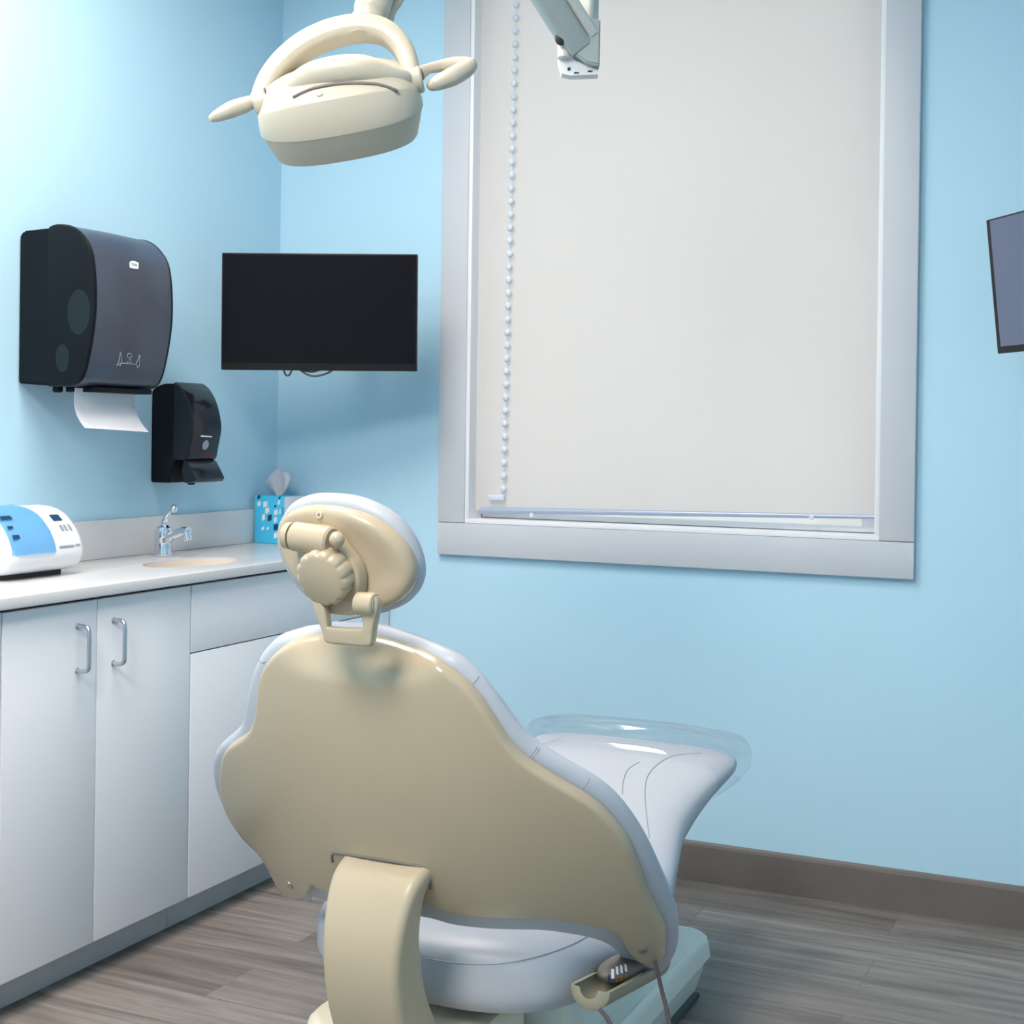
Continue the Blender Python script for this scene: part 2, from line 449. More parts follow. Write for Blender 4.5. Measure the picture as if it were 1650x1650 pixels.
finish('roller_tube', bm, 'jamb', sh)
# bead chain in front of the cloth
bm = BM()
ct = onp(833, -40, 1, SY-.012); cb = onp(811, 788, 1, SY-.012)
ct = ct + (ct-cb)*.06
tube(bm, [ct, cb], .0011, 8, up=V((0, 1, 0)))
nb = int((ct-cb).length/.0372)
for i in range(nb+1):
    p = cb+(ct-cb).normalized()*.0372*i
    ball(bm, p, .0098, 7, (1, .8, 1.12))
finish('bead_chain', bm, 'bead', sh, 60)
bm = BM()
c = onp(801, 802, 1, SY-.012)
box(bm, c.x-.026, c.x+.024, SY-.02, SY-.006, c.z-.008, c.z+.008, .003)
finish('chain_tensioner', bm, 'bead', sh)

# ceiling lamps that light the room (outside the frame)
for i, (lx, ly, g) in enumerate(((1.45, -3.55, 'above the back of the dental chair'), (.78, -1.75, 'above the counter side of the room'))):
    t = thing('ceiling_light', 'recessed white ceiling light panel '+g, 'ceiling light', (lx, ly, RZ), 'ceiling light panels')
    bm = BM(); box(bm, lx-.30, lx+.30, ly-.60, ly+.60, RZ-.012, RZ-.006); finish('diffuser', bm, 'lamp_panel' if i else 'lamp_panel_dim', t, 0)
    bm = BM()
    for d in ((lx-.33, lx-.30, ly-.63, ly+.63), (lx+.30, lx+.33, ly-.63, ly+.63), (lx-.30, lx+.30, ly-.63, ly-.60), (lx-.30, lx+.30, ly+.60, ly+.63)):
        box(bm, *d, RZ-.02, RZ-.0005)
    finish('frame', bm, 'white_paint', t, 0)

# ------------------------------------------------------------------ cabinets and counter
CT, CBOT, CD = .850, .824, .424
DX = .404
def door(parent, name, y0, y1, z0, z1, hy=None, hz=(.672, .766), hdl_h=None):
    bm = BM(); box(bm, DX-.018, DX, y0+.0015, y1-.0015, z0, z1, .0012, 2)
    d = finish(name, bm, 'cab', parent)
    if hy is not None:
        bm = BM(); a, b = hz; e = .032
        pts = [V((DX, hy, a)), V((DX+e*.6, hy, a)), V((DX+e*.9, hy, a+.004)), V((DX+e, hy, a+.014)), V((DX+e, hy, (a+b)/2)), V((DX+e, hy, b-.014)), V((DX+e*.9, hy, b-.004)), V((DX+e*.6, hy, b)), V((DX, hy, b))]
        tube(bm, catmull(pts, 5), .0048, 12, up=V((0, 1, 0)))
        for z in (a, b): disc_solid(bm, V((DX, hy, z)), V((1, 0, 0)), .0068, .003, 14, .001)
        finish('handle', bm, 'steel', d)
    return d
def cabinet(label, y0, y1):
    t = thing('base_cabinet', label, 'cabinet', (.2, (y0+y1)/2, 0), 'base cabinets under the counter')
    bm = BM()
    box(bm, .003, DX-.020, y0+.0005, y1-.0005, .081, CBOT-.014)
    box(bm, .003, .030, y0+.0005, y1-.0005, .0, .081)
    finish('body', bm, 'cab_in', t, 0)
    bm = BM(); box(bm, .325, .343, y0+.0005, y1-.0005, .0005, .0805); finish('toe_kick', bm, 'kick', t, 0)
    return t
ZD0, ZD1 = .081, CBOT-.008
c = cabinet('white base cabinet below the blue lidded machine, with two metal bar handles', -1.529, -.937)
door(c, 'door', -1.5275, -1.2565, ZD0, ZD1, -1.317)
door(c, 'door', -1.2565, -.9375, ZD0, ZD1, -1.206)
c = cabinet('white base cabinet under the sink with a wide top panel, behind the dental chair', -.9365, -.004)
door(c, 'drawer', -.9355, -.0045, .658, ZD1)
door(c, 'door', -.9355, -.470, ZD0, .655)
door(c, 'door', -.470, -.0045, ZD0, .655)
c = cabinet('white base cabinet at the far left edge, cut off by the frame', -2.13, -1.5295)
door(c, 'door', -2.129, -1.8295, ZD0, ZD1, -1.88)
door(c, 'door', -1.8295, -1.530, ZD0, ZD1, -1.78)

def apply_bool(o, cutter):
    md = o.modifiers.new('b', 'BOOLEAN'); md.operation = 'DIFFERENCE'; md.solver = 'EXACT'; md.object = cutter
    dg = bpy.context.evaluated_depsgraph_get(); me = bpy.data.meshes.new_from_object(o.evaluated_get(dg))
    o.modifiers.clear(); old = o.data; o.data = me; bpy.data.objects.remove(cutter)
ctr = thing('countertop', 'white speckled quartz countertop with backsplash along the left wall', 'countertop', (.2, -.9, CBOT))
bm = BM(); box(bm, .0015, CD, -2.15, -.0015, CBOT, CT, .0035, 3)
top = finish('worktop', bm, 'quartz', ctr)
SC, SA, SB = V((.262, -.75, 0)), .090, .155
def ell(z, k=1, dx=0): return [V((SC.x+SA*k*math.cos(2*PI*i/48), SC.y+SB*k*math.sin(2*PI*i/48), z)) for i in range(48)]
bm = BM(); loft(bm, [ell(CBOT-.05), ell(CT+.05)]); cut = finish('cutter', bm, 'quartz')
apply_bool(top, cut)
top.data.set_sharp_from_angle(angle=math.radians(35))
bm = BM(); box(bm, .0015, .020, -2.15, -.0015, CT+.0002, .949, .0015, 2); finish('backsplash', bm, 'quartz', ctr)
bm = BM(); box(bm, .0205, CD, -.020, -.0015, CT+.0002, .949, .0015, 2); finish('backsplash', bm, 'quartz', ctr)
# sink bowl hung below the cut-out
sk = thing('sink', 'oval bisque sink bowl set into the white counter below the faucet', 'sink', (SC.x, SC.y, CBOT-.13))
bm = BM()
rings = [ell(CT-.004, .999), ell(CBOT-.02, .985), ell(CBOT-.07, .92), ell(CBOT-.11, .74), ell(CBOT-.13, .42), ell(CBOT-.135, .1)]
loft(bm, rings, cap0=False)
finish('bowl', bm, 'sink', sk, 60)
bm = BM(); disc_solid(bm, V((SC.x, SC.y, CBOT-.134)), V((0, 0, 1)), .02, .003, 24, .001); finish('drain', bm, 'chrome', sk)
# the sink cabinet body leaves room for the bowl
for o in COL.objects:
    if o.name.startswith('body') and o.parent and 'under the sink' in o.parent.get('label', ''):
        bm = BM(); box(bm, .06, DX-.03, -.93, -.55, .55, 1); cut = finish('cutter', bm, 'cab_in'); apply_bool(o, cut)

# faucet
fx, fy = .088, -.650
fc = thing('faucet', 'small chrome faucet with a lever standing behind the sink', 'faucet', (fx, fy, CT))
bm = BM(); disc_solid(bm, V((fx, fy, CT+.0003)), V((0, 0, 1)), .027, .008, 28, .002)
finish('base_flange', bm, 'chrome', fc)
bm = BM()
rings = []
for z, r, dx in ((.006, .024, 0), (.02, .0225, 0), (.045, .022, 0), (.066, .024, .002), (.075, .021, .003), (.081, .012, .004)):
    rings.append([V((fx+dx+r*math.cos(2*PI*k/24), fy+r*math.sin(2*PI*k/24), CT+z)) for k in range(24)])
loft(bm, rings); finish('body', bm, 'chrome', fc)
bm = BM()
tube(bm, catmull([V((fx+.008, fy, CT+.044)), V((fx+.04, fy-.004, CT+.057)), V((fx+.07, fy-.008, CT+.067)), V((fx+.088, fy-.01, CT+.066))], 6), [.0125]*18+[.0145], 14, up=V((0, 1, 0)))
sp = finish('spout', bm, 'chrome', fc)
bm = BM(); disc_solid(bm, V((fx+.083, fy-.01, CT+.070)), V((.25, 0, -1)), .0115, .026, 18, .002); finish('aerator', bm, 'chrome', sp)
bm = BM()
tube(bm, catmull([V((fx+.002, fy, CT+.075)), V((fx+.008, fy, CT+.098)), V((fx+.022, fy-.002, CT+.116)), V((fx+.036, fy-.003, CT+.124))], 6), [.011, .0105, .010, .0095, .009, .0085, .008, .0075, .007, .0068, .0065, .0062, .006, .006, .006, .006, .006, .006, .006], 14, up=V((0, 1, 0)))
ball(bm, V((fx+.037, fy-.003, CT+.1255)), .0105, 10)
finish('lever', bm, 'chrome', fc, 60)

# ------------------------------------------------------------------ tissue box
tx0, tx1, ty0, ty1, tz1 = .0225, .128, -.150, -.0445, CT+.1405
tb = thing('tissue_box', 'cube tissue box in bright blue with white squares at the counter corner', 'tissue box', (.075, -.097, CT))
bm = BM()
box(bm, tx0, tx1, ty0, ty1, CT+.0004, tz1, .0015, 2, 0)
for f in bm.faces:
    if f.calc_center_median().x > tx1-.0005 and f.calc_area() > .005: f.material_index = 1
def sq(px, py, w, h, mi, sk=0):
    a = onp(px, py, 1, ty0-.0004)
    k = .00178
    pts = [V((a.x-w/2*k, a.y, a.z-h/2*k-sk*k)), V((a.x+w/2*k, a.y, a.z-h/2*k+sk*k)), V((a.x+w/2*k, a.y, a.z+h/2*k+sk*k)), V((a.x-w/2*k, a.y, a.z+h/2*k-sk*k))]
    bm.faces.new([bm.verts.new(p) for p in pts]).material_index = mi
for px, py, w, h, mi in ((413.5, 799.5, 6, 6, 2), (447, 800.5, 4, 4, 2), (414, 810, 7, 8, 1), (424, 811, 8, 9, 1), (427, 821, 8, 9, 1), (421, 832, 6, 10, 1), (446, 808, 4, 7, 1), (440, 814, 4, 3, 2), (441, 824, 7, 8, 1), (449, 822, 6, 9, 1), (440, 836, 6, 8, 1), (431, 833, 8, 10, 2), (441, 848, 9, 10, 2), (453, 838, 7, 9, 1), (420, 850, 5, 5, 1), (428, 850, 4, 4, 1), (441, 861, 8, 9, 1)):
    sq(px+3.5, py+1.5, w, h, mi, 1.2)
for py, pz, w, h, mi in ((-.16, .95, .016, .02, 0), (-.13, .93, .02, .018, 0), (-.10, .90, .018, .018, 2), (-.14, .89, .015, .02, 0), (-.09, .945, .016, .016, 0)):
    pts = [V((tx1+.0004, py-w/2, pz-h/2)), V((tx1+.0004, py+w/2, pz-h/2)), V((tx1+.0004, py+w/2, pz+h/2)), V((tx1+.0004, py-w/2, pz+h/2))]
    bm.faces.new([bm.verts.new(p) for p in pts]).material_index = mi
finish('carton', bm, ('cyan', 'print_white', 'navy'), tb)
bm = BM()
# pulled tissue: a folded, flaring sheet
base = V((.076, -.098, tz1-.002)); rows = []
for k in range(9):
    t = k/8; row = []
    for i in range(17):
        s = i/16*2-1
        wdt = .016+.044*math.sin(min(1, t*1.25)*PI/2)
        x = base.x-.014*t+s*wdt*.9
        y = base.y+.010*math.sin(s*5.5+t)*(1-.2*t)-.012*s*t
        peak = .086*(1-.42*abs(s-.35)**1.3*t)+.004*math.cos(6*s)
        row.append(bm.verts.new((x, y, base.z+peak*t)))
    rows.append(row)
for a, b in zip(rows, rows[1:]):
    for i in range(16): bm.faces.new((a[i], a[i+1], b[i+1], b[i]))
bmesh.ops.solidify(bm, geom=bm.faces[:], thickness=.0008)
tag(finish('tissue', bm, 'paper', None, 80), 'white tissue sticking up out of the blue tissue box', 'tissue')

# ------------------------------------------------------------------ amalgam mixer
y0m, y1m = -1.330, -1.118
am = thing('amalgam_mixer', 'small white dental mixer with a rounded front and blue clear lid', 'dental mixer', (.12, -1.22, CT))
prof = catmull([V((.03, .862, 0)), V((.10, .860, 0)), V((.185, .860, 0)), V((.222, .868, 0)), V((.240, .890, 0)), V((.241, .912, 0)), V((.233, .936, 0)), V((.216, .961, 0)), V((.186, .988, 0)), V((.142, 1.003, 0)), V((.095, 1.003, 0)), V((.05, .992, 0)), V((.03, .975, 0))], 4)
cx_, cz_ = .13, .91
bm = BM()
rings = []
for y, k in ((y0m-.012, .86), (y0m-.008, .93), (y0m, .985), (y0m+.012, 1), (y1m-.012, 1), (y1m-.003, .985), (y1m+.001, .95), (y1m+.003, .90)):
    rings.append([V((cx_+(p.x-cx_)*k, y, cz_+(p.y-cz_)*k)) for p in prof])
loft(bm, rings); body = finish('body', bm, 'device', am, 40)
bm = BM(); box(bm, .06, .192, y0m+.004, y1m-.02, CT+.0003, .8615); finish('foot', bm, 'base_dark', am, 0)
# lid follows the curved front
lp = [p for p in prof if (p.y > .905 and p.x > .105)]
bm = BM(); rings = []
yl0, yl1 = y0m-.004, -1.208
for k in range(13):
    y = yl0+(yl1-yl0)*k/12
    e = 1-.05*(1-min(1, k/2.0))
    off = .004 if 0 < k < 12 else .0015
    rings.append([V((p.x*e+.13*(1-e)+(p.x-cx_)*off/.1, y, p.y+(p.y-cz_)*off/.1)) for p in lp])
loft(bm, rings, closed=False, cap0=False, cap1=False)
bmesh.ops.solidify(bm, geom=bm.faces[:], thickness=.002)
finish('lid', bm, 'lid', am, 50)
def on_front(py_, pz_, lift=.0012):
    """a point on the mixer's curved front at height z"""
    best = min(range(len(prof)-1), key=lambda i: abs((prof[i].y+prof[i+1].y)/2-pz_)+(9 if (prof[i].x+prof[i+1].x)/2 < .13 else 0))
    a, b = prof[best], prof[best+1]; t = max(0, min(1, (pz_-a.y)/(b.y-a.y) if abs(b.y-a.y) > 1e-6 else 0))
    x = a.x+(b.x-a.x)*t; n = V((b.y-a.y, 0, -(b.x-a.x))).normalized()
    if n.x < 0: n = -n
    return V((x, py_, pz_))+n*lift
def front_patch(bm, ya, yb, za, zb, mi=0, lift=.0012, n=4):
    g = [[bm.verts.new(on_front(y, za+(zb-za)*k/n, lift)) for k in range(n+1)] for y in (ya, yb)]
    for k in range(n): bm.faces.new((g[0][k], g[1][k], g[1][k+1], g[0][k+1])).material_index = mi
bm = BM()
front_patch(bm, -1.178, -1.150, .972, .985, 0)
finish('display', bm, 'navy', am, 0)
for ya in (-1.172, -1.160, -1.146):
    bm = BM(); front_patch(bm, ya, ya+.008, .950, .963); finish('key', bm, 'print_grey', am, 0)
for q in ((-1.196, -1.150, .914, .9185), (-1.145, -1.13, .916, .9195)):
    bm = BM(); front_patch(bm, *q); finish('printed_line', bm, 'print_grey', am, 0)
for ya, yb, za, zb in ((-1.328, -1.296, .979, .986), (-1.328, -1.312, .961, .966), (-1.328, -1.308, .940, .948)):
    bm = BM(); front_patch(bm, ya, yb, za, zb, 0, .0046); finish('lid_slot', bm, 'navy', am, 0)

def hit(o, px, py, lift=0.0):
    me = o.data
    key = o.name
    if key not in _bv: _bv[key] = BVHTree.FromPolygons([v.co for v in me.vertices], [list(p.vertices) for p in me.polygons])
    d = ray(px, py).normalized()
    loc, n, i, dist = _bv[key].ray_cast(EYE, d)
    if loc is None: return None, None
    if n.dot(d) > 0: n = -n
    return loc+n*lift, n
_bv = {}
def surf_frame(n, ex):
    ex = (ex-n*ex.dot(n)).normalized(); return ex, n.cross(ex)

# ------------------------------------------------------------------ paper towel dispenser
yd0 = -1.086
yd1 = onp(279.5, 480, 0, .236).y
td = thing('paper_towel_dispenser', 'large black paper towel dispenser on the left wall with a sheet hanging out', 'towel dispenser', (0, (yd0+yd1)/2, 1.28))
bm = BM()
pr_ = [(.001, 1.287), (.097, 1.281), (.097, 1.651), (.012, 1.648), (.001, 1.637)]
loft(bm, [[V((x, y, z)) for x, z in pr_] for y in (yd0+.004, yd1-.004)])
bmesh.ops.bevel(bm, geom=bm.edges[:], offset=.004, segments=2, affect='EDGES')
finish('case', bm, 'black', td)
cp = catmull([V(p) for p in ((.098, 1.279, 0), (.15, 1.279, 0), (.187, 1.286, 0), (.206, 1.307, 0), (.220, 1.351, 0), (.232, 1.413, 0), (.237, 1.468, 0), (.2345, 1.534, 0), (.224, 1.591, 0), (.200, 1.627, 0), (.162, 1.652, 0), (.118, 1.659, 0), (.098, 1.655, 0))], 5)
bm = BM(); rings = []
for y, ins in ((yd0-.004, .010), (yd0-.001, .003), (yd0+.006, 0), (yd0+.0075, .0015), (yd0+.010, .0015), ((yd0+yd1)/2, .0), (yd1-.010, .0015), (yd1-.0075, .0015), (yd1-.006, 0), (yd1+.001, .003), (yd1+.003, .010)):
    rings.append([V((.098+(p.x-.098)*(1-ins/.139), y, 1.468+(p.y-1.468)*(1-ins/.19))) for p in cp])
vr = loft(bm, rings)
for f in bm.faces:
    c = f.calc_center_median(); n = f.normal
    f.material_index = 1 if (yd0+.008 < c.y < yd1-.008 and c.x > .11) else 0
cov = finish('cover', bm, ('black', 'smoke'), td, 40)
# smoked windows in the side that show the rolls
bm = BM()
c = onp(127, 503, 1, yd0-.0042); c2 = onp(101, 577, 1, yd0-.0042)
for cc, r in ((c, .042), (c2, .026)):
    ngon_prism(bm, [V((cc.x+r*.8*math.cos(2*PI*k/40), yd0-.0030, cc.z+r*1.25*math.sin(2*PI*k/40))) for k in range(40)], V((0, -.0018, 0)))
finish('roll_window', bm, 'smoke_lens', cov, 0)
def decal_pts(o, pts, lift=.0008):
    out = []
    for px, py in pts:
        l, n = hit(o, px, py, lift); out.append(l)
    return out
# printed badge and the two-hands pictogram
bm = BM()
bp_ = decal_pts(cov, [(208.2, 423), (210.5, 420.8), (216, 420.6), (222.6, 423.3), (223, 425), (222.6, 433.4), (216, 433), (209.5, 431.4), (208.4, 430)], .0007)
bm.faces.new([bm.verts.new(p) for p in bp_]).material_index = 0
l, n = hit(cov, 215.5, 427, .0009)
ex, ey = surf_frame(n, V((0, 1, 0)))
text_into(bm, 'TORK', .0095, l, ex, ey, .0003, 1)
finish('badge', bm, ('print_white', 'black'), cov, 0)
bm = BM()
def stroke(bm, o, pts, r, lift=.0006):
    P = decal_pts(o, pts, lift)
    if any(p is None for p in P): return
    tube(bm, P, r, 6)
for pts in (((188, 589), (191, 583), (192.5, 575), (194, 567)), ((194, 567), (195, 576), (196, 583), (193, 590)), ((190, 588), (196, 585), (203, 585.5), (211, 586.5), (218, 587)), ((225, 572), (222, 580), (219, 586), (221, 592), (224, 590)), ((225, 572), (225, 582), (224, 590)), ((205, 572), (207, 569), (211, 570), (212, 574), (209, 577), (205, 576), (205, 572)), ((208, 577), (208, 580), (212, 580)), ((204, 583), (212, 584))):
    stroke(bm, cov, pts, .0009)
finish('hands_symbol', bm, 'print_grey', cov, 60)
bm = BM()
kb = onp(93, 627, 1, yd0+.03)
disc_solid(bm, V((kb.x, yd0+.03, 1.284)), V((0, 0, -1)), .012, .018, 20, .003)
finish('latch_knob', bm, 'black', td)
bm = BM(); box(bm, .10, .19, yd0+.055, yd1-.02, 1.268, 1.2805, .003); finish('tear_bar', bm, 'black', td)
# paper sheet
pa, pb = onp(121, 624, 0, .155), onp(219, 626, 0, .155)
bm = BM(); rows = []
for k in range(13):
    t = k/12; row = []
    drop = .098*t
    curl = .028*t**2.6
    for i in range(11):
        s = i/10
        y = pa.y+(pb.y-pa.y)*s+.014*(t**3)*(s-.2)+.006*t*t
        row.append(bm.verts.new((.155+curl+.006*math.sin(PI*s)*t-.012*t*(1-t)*2, y, 1.277-drop+.008*t**3*(.5-s))))
    rows.append(row)
for a, b in zip(rows, rows[1:]):
    for i in range(10): bm.faces.new((a[i], a[i+1], b[i+1], b[i]))
bmesh.ops.solidify(bm, geom=bm.faces[:], thickness=.0007)
tag(finish('paper_towel', bm, 'paper', None, 80), 'white paper sheet hanging out of the black towel dispenser', 'paper towel')

# ------------------------------------------------------------------ soap dispenser
ys0 = -.596
ys1 = onp(357.5, 680, 0, .14).y
sd = thing('soap_dispenser', 'small black soap dispenser on the left wall above the sink', 'soap dispenser', (0, (ys0+ys1)/2, 1.04))
bm = BM()
pp = [V(p) for p in ((.001, 1.040, 0), (.060, 1.040, 0), (.074, 1.075, 0), (.078, 1.10, 0), (.078, 1.305, 0), (.042, 1.305, 0), (.012, 1.296, 0), (.001, 1.285, 0))]
loft(bm, [[V((p.x, y, p.y)) for p in pp] for y in (ys0, ys1)])
bmesh.ops.bevel(bm, geom=bm.edges[:], offset=.003, segments=2, affect='EDGES')
finish('case', bm, 'black', sd)
sp_ = catmull([V(p) for p in ((.0785, 1.100, 0), (.100, 1.100, 0), (.122, 1.104, 0), (.130, 1.135, 0), (.137, 1.165, 0), (.140, 1.190, 0), (.134, 1.225, 0), (.121, 1.262, 0), (.100, 1.293, 0), (.080, 1.308, 0), (.0785, 1.308, 0))], 4)
bm = BM(); rings = []
for y, k in ((ys0-.003, .94), (ys0, .98), (ys0+.005, 1), (ys1-.005, 1), (ys1, .98), (ys1+.003, .94)):
    rings.append([V((.0785+(p.x-.0785)*k, y, 1.20+(p.y-1.20)*(1-(1-k)*.5))) for p in sp_])
loft(bm, rings); scov = finish('cover', bm, 'black_gloss', sd, 40)
bm = BM()
lev = [V(p) for p in ((.112, 1.104, 0), (.123, 1.098, 0), (.140, 1.072, 0), (.152, 1.052, 0), (.146, 1.044, 0), (.118, 1.040, 0), (.110, 1.043, 0), (.103, 1.075, 0))]
rings = []
for y, k in ((ys0, .96), (ys0+.004, 1), (ys1-.004, 1), (ys1, .96)):
    rings.append([V((.125+(p.x-.125)*k, y, 1.07+(p.y-1.07)*k)) for p in lev])
loft(bm, rings)
finish('push_lever', bm, 'black_gloss', sd, 35)
bm = BM(); disc_solid(bm, V((.088, (ys0+ys1)/2, 1.048)), V((0, 0, -1)), .010, .014, 16, .002); finish('nozzle', bm, 'black', sd)
bm = BM()
l, n = hit(scov, 331, 717, .0006); ex, ey = surf_frame(n, V((0, 1, 0)))
bm.faces.new([bm.verts.new(l+ex*.0135*math.cos(2*PI*k/32)+ey*.0135*math.sin(2*PI*k/32)) for k in range(32)]).material_index = 0
# script-like white word mark
for i in range(7):
    x = 323.5+i*2.6; stroke_pts = [(x, 703.5), (x+.9, 701.6+.25*i), (x+1.9, 704+.1*i)]
    P = decal_pts(scov, stroke_pts, .0008)
    if all(p is not None for p in P):
        n0 = len(bm.faces); tube(bm, P, .0011, 6); bm.faces.ensure_lookup_table()
        for f in bm.faces[n0:]: f.material_index = 1
P = decal_pts(scov, [(326, 726.5), (340, 728), (339.5, 736), (332, 738), (326, 732)], .0006)
if all(p is not None for p in P): bm.faces.new([bm.verts.new(p) for p in P]).material_index = 2
finish('print', bm, ('print_grey', 'print_white', 'print_red'), scov, 0)

# ------------------------------------------------------------------ monitors
def monitor(name, label, TL, TR, BL, chin, arm_to, glass='screen', thick=.022):
    ex = (TR-TL).normalized(); ey = (TL-BL); h = ey.length; ey = (ey-ex*ey.dot(ex)).normalized(); n = ex.cross(ey)
    if n.dot(EYE-TL) < 0: pass
    w = (TR-TL).length
    o = (TL+TR)/2-ey*h/2
    t = thing(name, label, 'monitor', o-ey*h/2)
    def P(a, b, c): return o+ex*a+ey*b+n*c
    def slab(bm, a0, a1, b0, b1, c0, c1, bev=0, mi=0):
        vs = box(bm, a0, a1, b0, b1, c0, c1, bev=bev, seg=2, mi=mi)
    def xf(bm):
        bmesh.ops.transform(bm, matrix=Matrix.Translation(o) @ Matrix((ex, ey, n)).transposed().to_4x4(), verts=bm.verts[:])
    bm = BM(); slab(bm, -w/2, w/2, -h/2, h/2, -thick, 0, .0025); xf(bm); bz = finish('bezel', bm, 'bezel', t)
    bm = BM(); slab(bm, -w/2+(.004 if glass == 'screen' else .016), w/2-.004, -h/2+chin, h/2-.004, -.001, .0006); xf(bm); finish('screen', bm, glass, t, 0)  # wider left bezel on the sheen screen imitates the reflection's dark edge
    bm = BM(); slab(bm, -w*.32, w*.32, -h*.30, h*.36, -thick-.025, -thick+.001, .01); xf(bm); finish('electronics_housing', bm, 'bezel', t)
    bm = BM(); slab(bm, -.05, .05, -.05, .05, -thick-.045, -thick-.0245, .004); xf(bm)
    a = P(0, 0, -thick-.04)
    q = V((arm_to.x, -.001, arm_to.z))
    mid = V((arm_to.x*.6+a.x*.4, (a.y)*.45, a.z))
    tube(bm, [a, mid], .016, 12); tube(bm, [mid, q+V((0, -.02, 0))], .016, 12)
    disc_solid(bm, mid+V((0, 0, -.03)), V((0, 0, 1)), .022, .06, 20, .003)
    box(bm, q.x-.05, q.x+.05, -.022, -.0008, q.z-.07, q.z+.07, .003)
    finish('wall_arm', bm, 'bezel', t)
    return t, P
D = 3.80
mt, MP = monitor('wall_monitor', 'black blank monitor left of the window, facing the room', atd(357.5, 407, D), atd(673, 409.5, D), atd(360.5, 595.5, D), .019, V((.37, 0, 1.53)))
bm = BM()
for pts, dd in (([(456, 590), (458, 599), (461, 604.5), (466, 604.5), (469, 599), (471, 590)], D+.02), ([(476, 590), (485, 597), (496, 604), (507, 606), (520, 604), (532, 599), (542, 590)], D+.02), ([(478, 590), (490, 597), (503, 599), (515, 596), (526, 590)], D+.035)):
    tube(bm, catmull([atd(x, y, dd) for x, y in pts], 5), .0028, 8)
finish('cable', bm, 'cord', mt, 60)
hd = V((-.626, .812, 0)); ed = V((.61, -.792, 0)).normalized()
TL = onp(1588.5, 355, 1, -.27)
nn = V((-.792, -.61, 0))
W2 = .545
BLq = None
for k in range(60):
    a = .01+k*.004
    b_ = TL+V((0, 0, -.31))-nn*.31*a
    p = pix(b_)
    e_ = abs(p[0]-1608)
    if BLq is None or e_ < BLq[0]: BLq = (e_, a)
a = BLq[1]
dirn = (V((0, 0, -1))-nn*a).normalized()
hb = min((abs(pix(TL+dirn*h_)[1]-570), h_) for h_ in [i*.002 for i in range(120, 190)])[1]
monitor('wall_monitor', 'dark tilted monitor cut off by the right edge of the frame', TL, TL+ed*W2, TL+dirn*hb, .016, V((2.62, 0, 1.52)), 'screen_sheen')

# ------------------------------------------------------------------ operatory lamp on its ceiling arm
LD = 2.2
px_m = LD/F_PX
A = (RGT*math.cos(.175)+UPV*math.sin(.175)).normalized()
Bp = (UPV*math.cos(.175)-RGT*math.sin(.175)).normalized()
TAU = .55
B = (Bp*math.cos(TAU)-FWD*math.sin(TAU)).normalized()
Dv = A.cross(B)
if Dv.dot(FWD) < 0: Dv = -Dv
lamp = thing('dental_lamp', 'ivory dental lamp with two side handles hanging over the chair on a ceiling arm', 'dental lamp', atd(562, 222, LD))
C0 = atd(561, 234, LD)
def lring(sa, sb, hfun, n=64, ex=2.5, aa=.1265, bb=.086):
    out = []
    for k in range(n):
        th = 2*PI*k/n; c, s = math.cos(th), math.sin(th)
        x = aa*sa*math.copysign(abs(c)**(2/ex), c); y = bb*sb*math.copysign(abs(s)**(2/ex), s)
        out.append(C0+A*x+Dv*y+B*hfun(th))
    return out
bm = BM()
loft(bm, [lring(.83, .80, lambda t: .002), lring(.86, .83, lambda t: 0), lring(.885, .86, lambda t: .004), lring(1, 1, lambda t: .045), lring(.99, .99, lambda t: .047)])
bez = finish('bezel', bm, 'beige_soft', lamp, 30)
bm = BM()
cre = lambda t: .073+.026*abs(math.sin(t))**1.2
loft(bm, [lring(.98, .98, lambda t: .0455), lring(1.01, 1.012, lambda t: .046), lring(1.012, 1.015, lambda t: .051), lring(.99, .935, cre), lring(.975, .905, lambda t: cre(t)+.003), lring(.80, .66, lambda t: .112), lring(.62, .5, lambda t: .120), lring(.3, .2, lambda t: .125), lring(.08, .06, lambda t: .126)])
hs = finish('housing', bm, 'cream_lamp', lamp, 50)
bm = BM()
l, n = hit(hs, 515, 152, .0)
if l is not None: disc_solid(bm, l-n*.0004, n, .0048, .0022, 16, .0006)
if len(bm.verts): finish('screw', bm, 'screw', hs)
bm = BM()
cr = [(436, 163, 0, .0165), (452, 159, -.01, .0165), (468, 149, -.015, .0175), (484, 139, -.026, .0215), (510, 126, -.032, .0245), (548, 119, -.036, .0268), (585, 118, -.035, .0262), (618, 126, -.024, .0225), (640, 129, -.015, .018), (652, 133, 0, .0168)]
cpth = catmull([atd(x, y, LD-.045+dz) for x, y, dz, r in cr], 4)
rr = [cr[min(i//4, len(cr)-1)][3]+(cr[min(i//4+1, len(cr)-1)][3]-cr[min(i//4, len(cr)-1)][3])*(i % 4)/4 for i in range(len(cpth))]
tube(bm, cpth, rr, 20, up=-FWD, sx=1.25, sy=1)
cradle = finish('cradle', bm, 'cream_lamp', lamp, 60)
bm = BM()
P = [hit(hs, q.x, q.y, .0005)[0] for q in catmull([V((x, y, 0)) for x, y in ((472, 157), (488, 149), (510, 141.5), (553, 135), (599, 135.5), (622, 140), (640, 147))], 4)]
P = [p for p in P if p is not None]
if len(P) > 3: tube(bm, P, .0028, 8); finish('hinge_shade', bm, 'taupe', hs, 60)  # dark strip standing in for the shade where cradle meets housing
else: bm.free()
bm = BM()
yk = [(419, 166), (424, 150), (438, 124), (462, 97), (497, 71), (540, 53), (585, 46), (621, 53), (647, 76), (660, 105), (664, 136)]
ypth = catmull([atd(x, y, LD-.045+.03*math.sin(PI*i/(len(yk)-1))) for i, (x, y) in enumerate(yk)], 5)
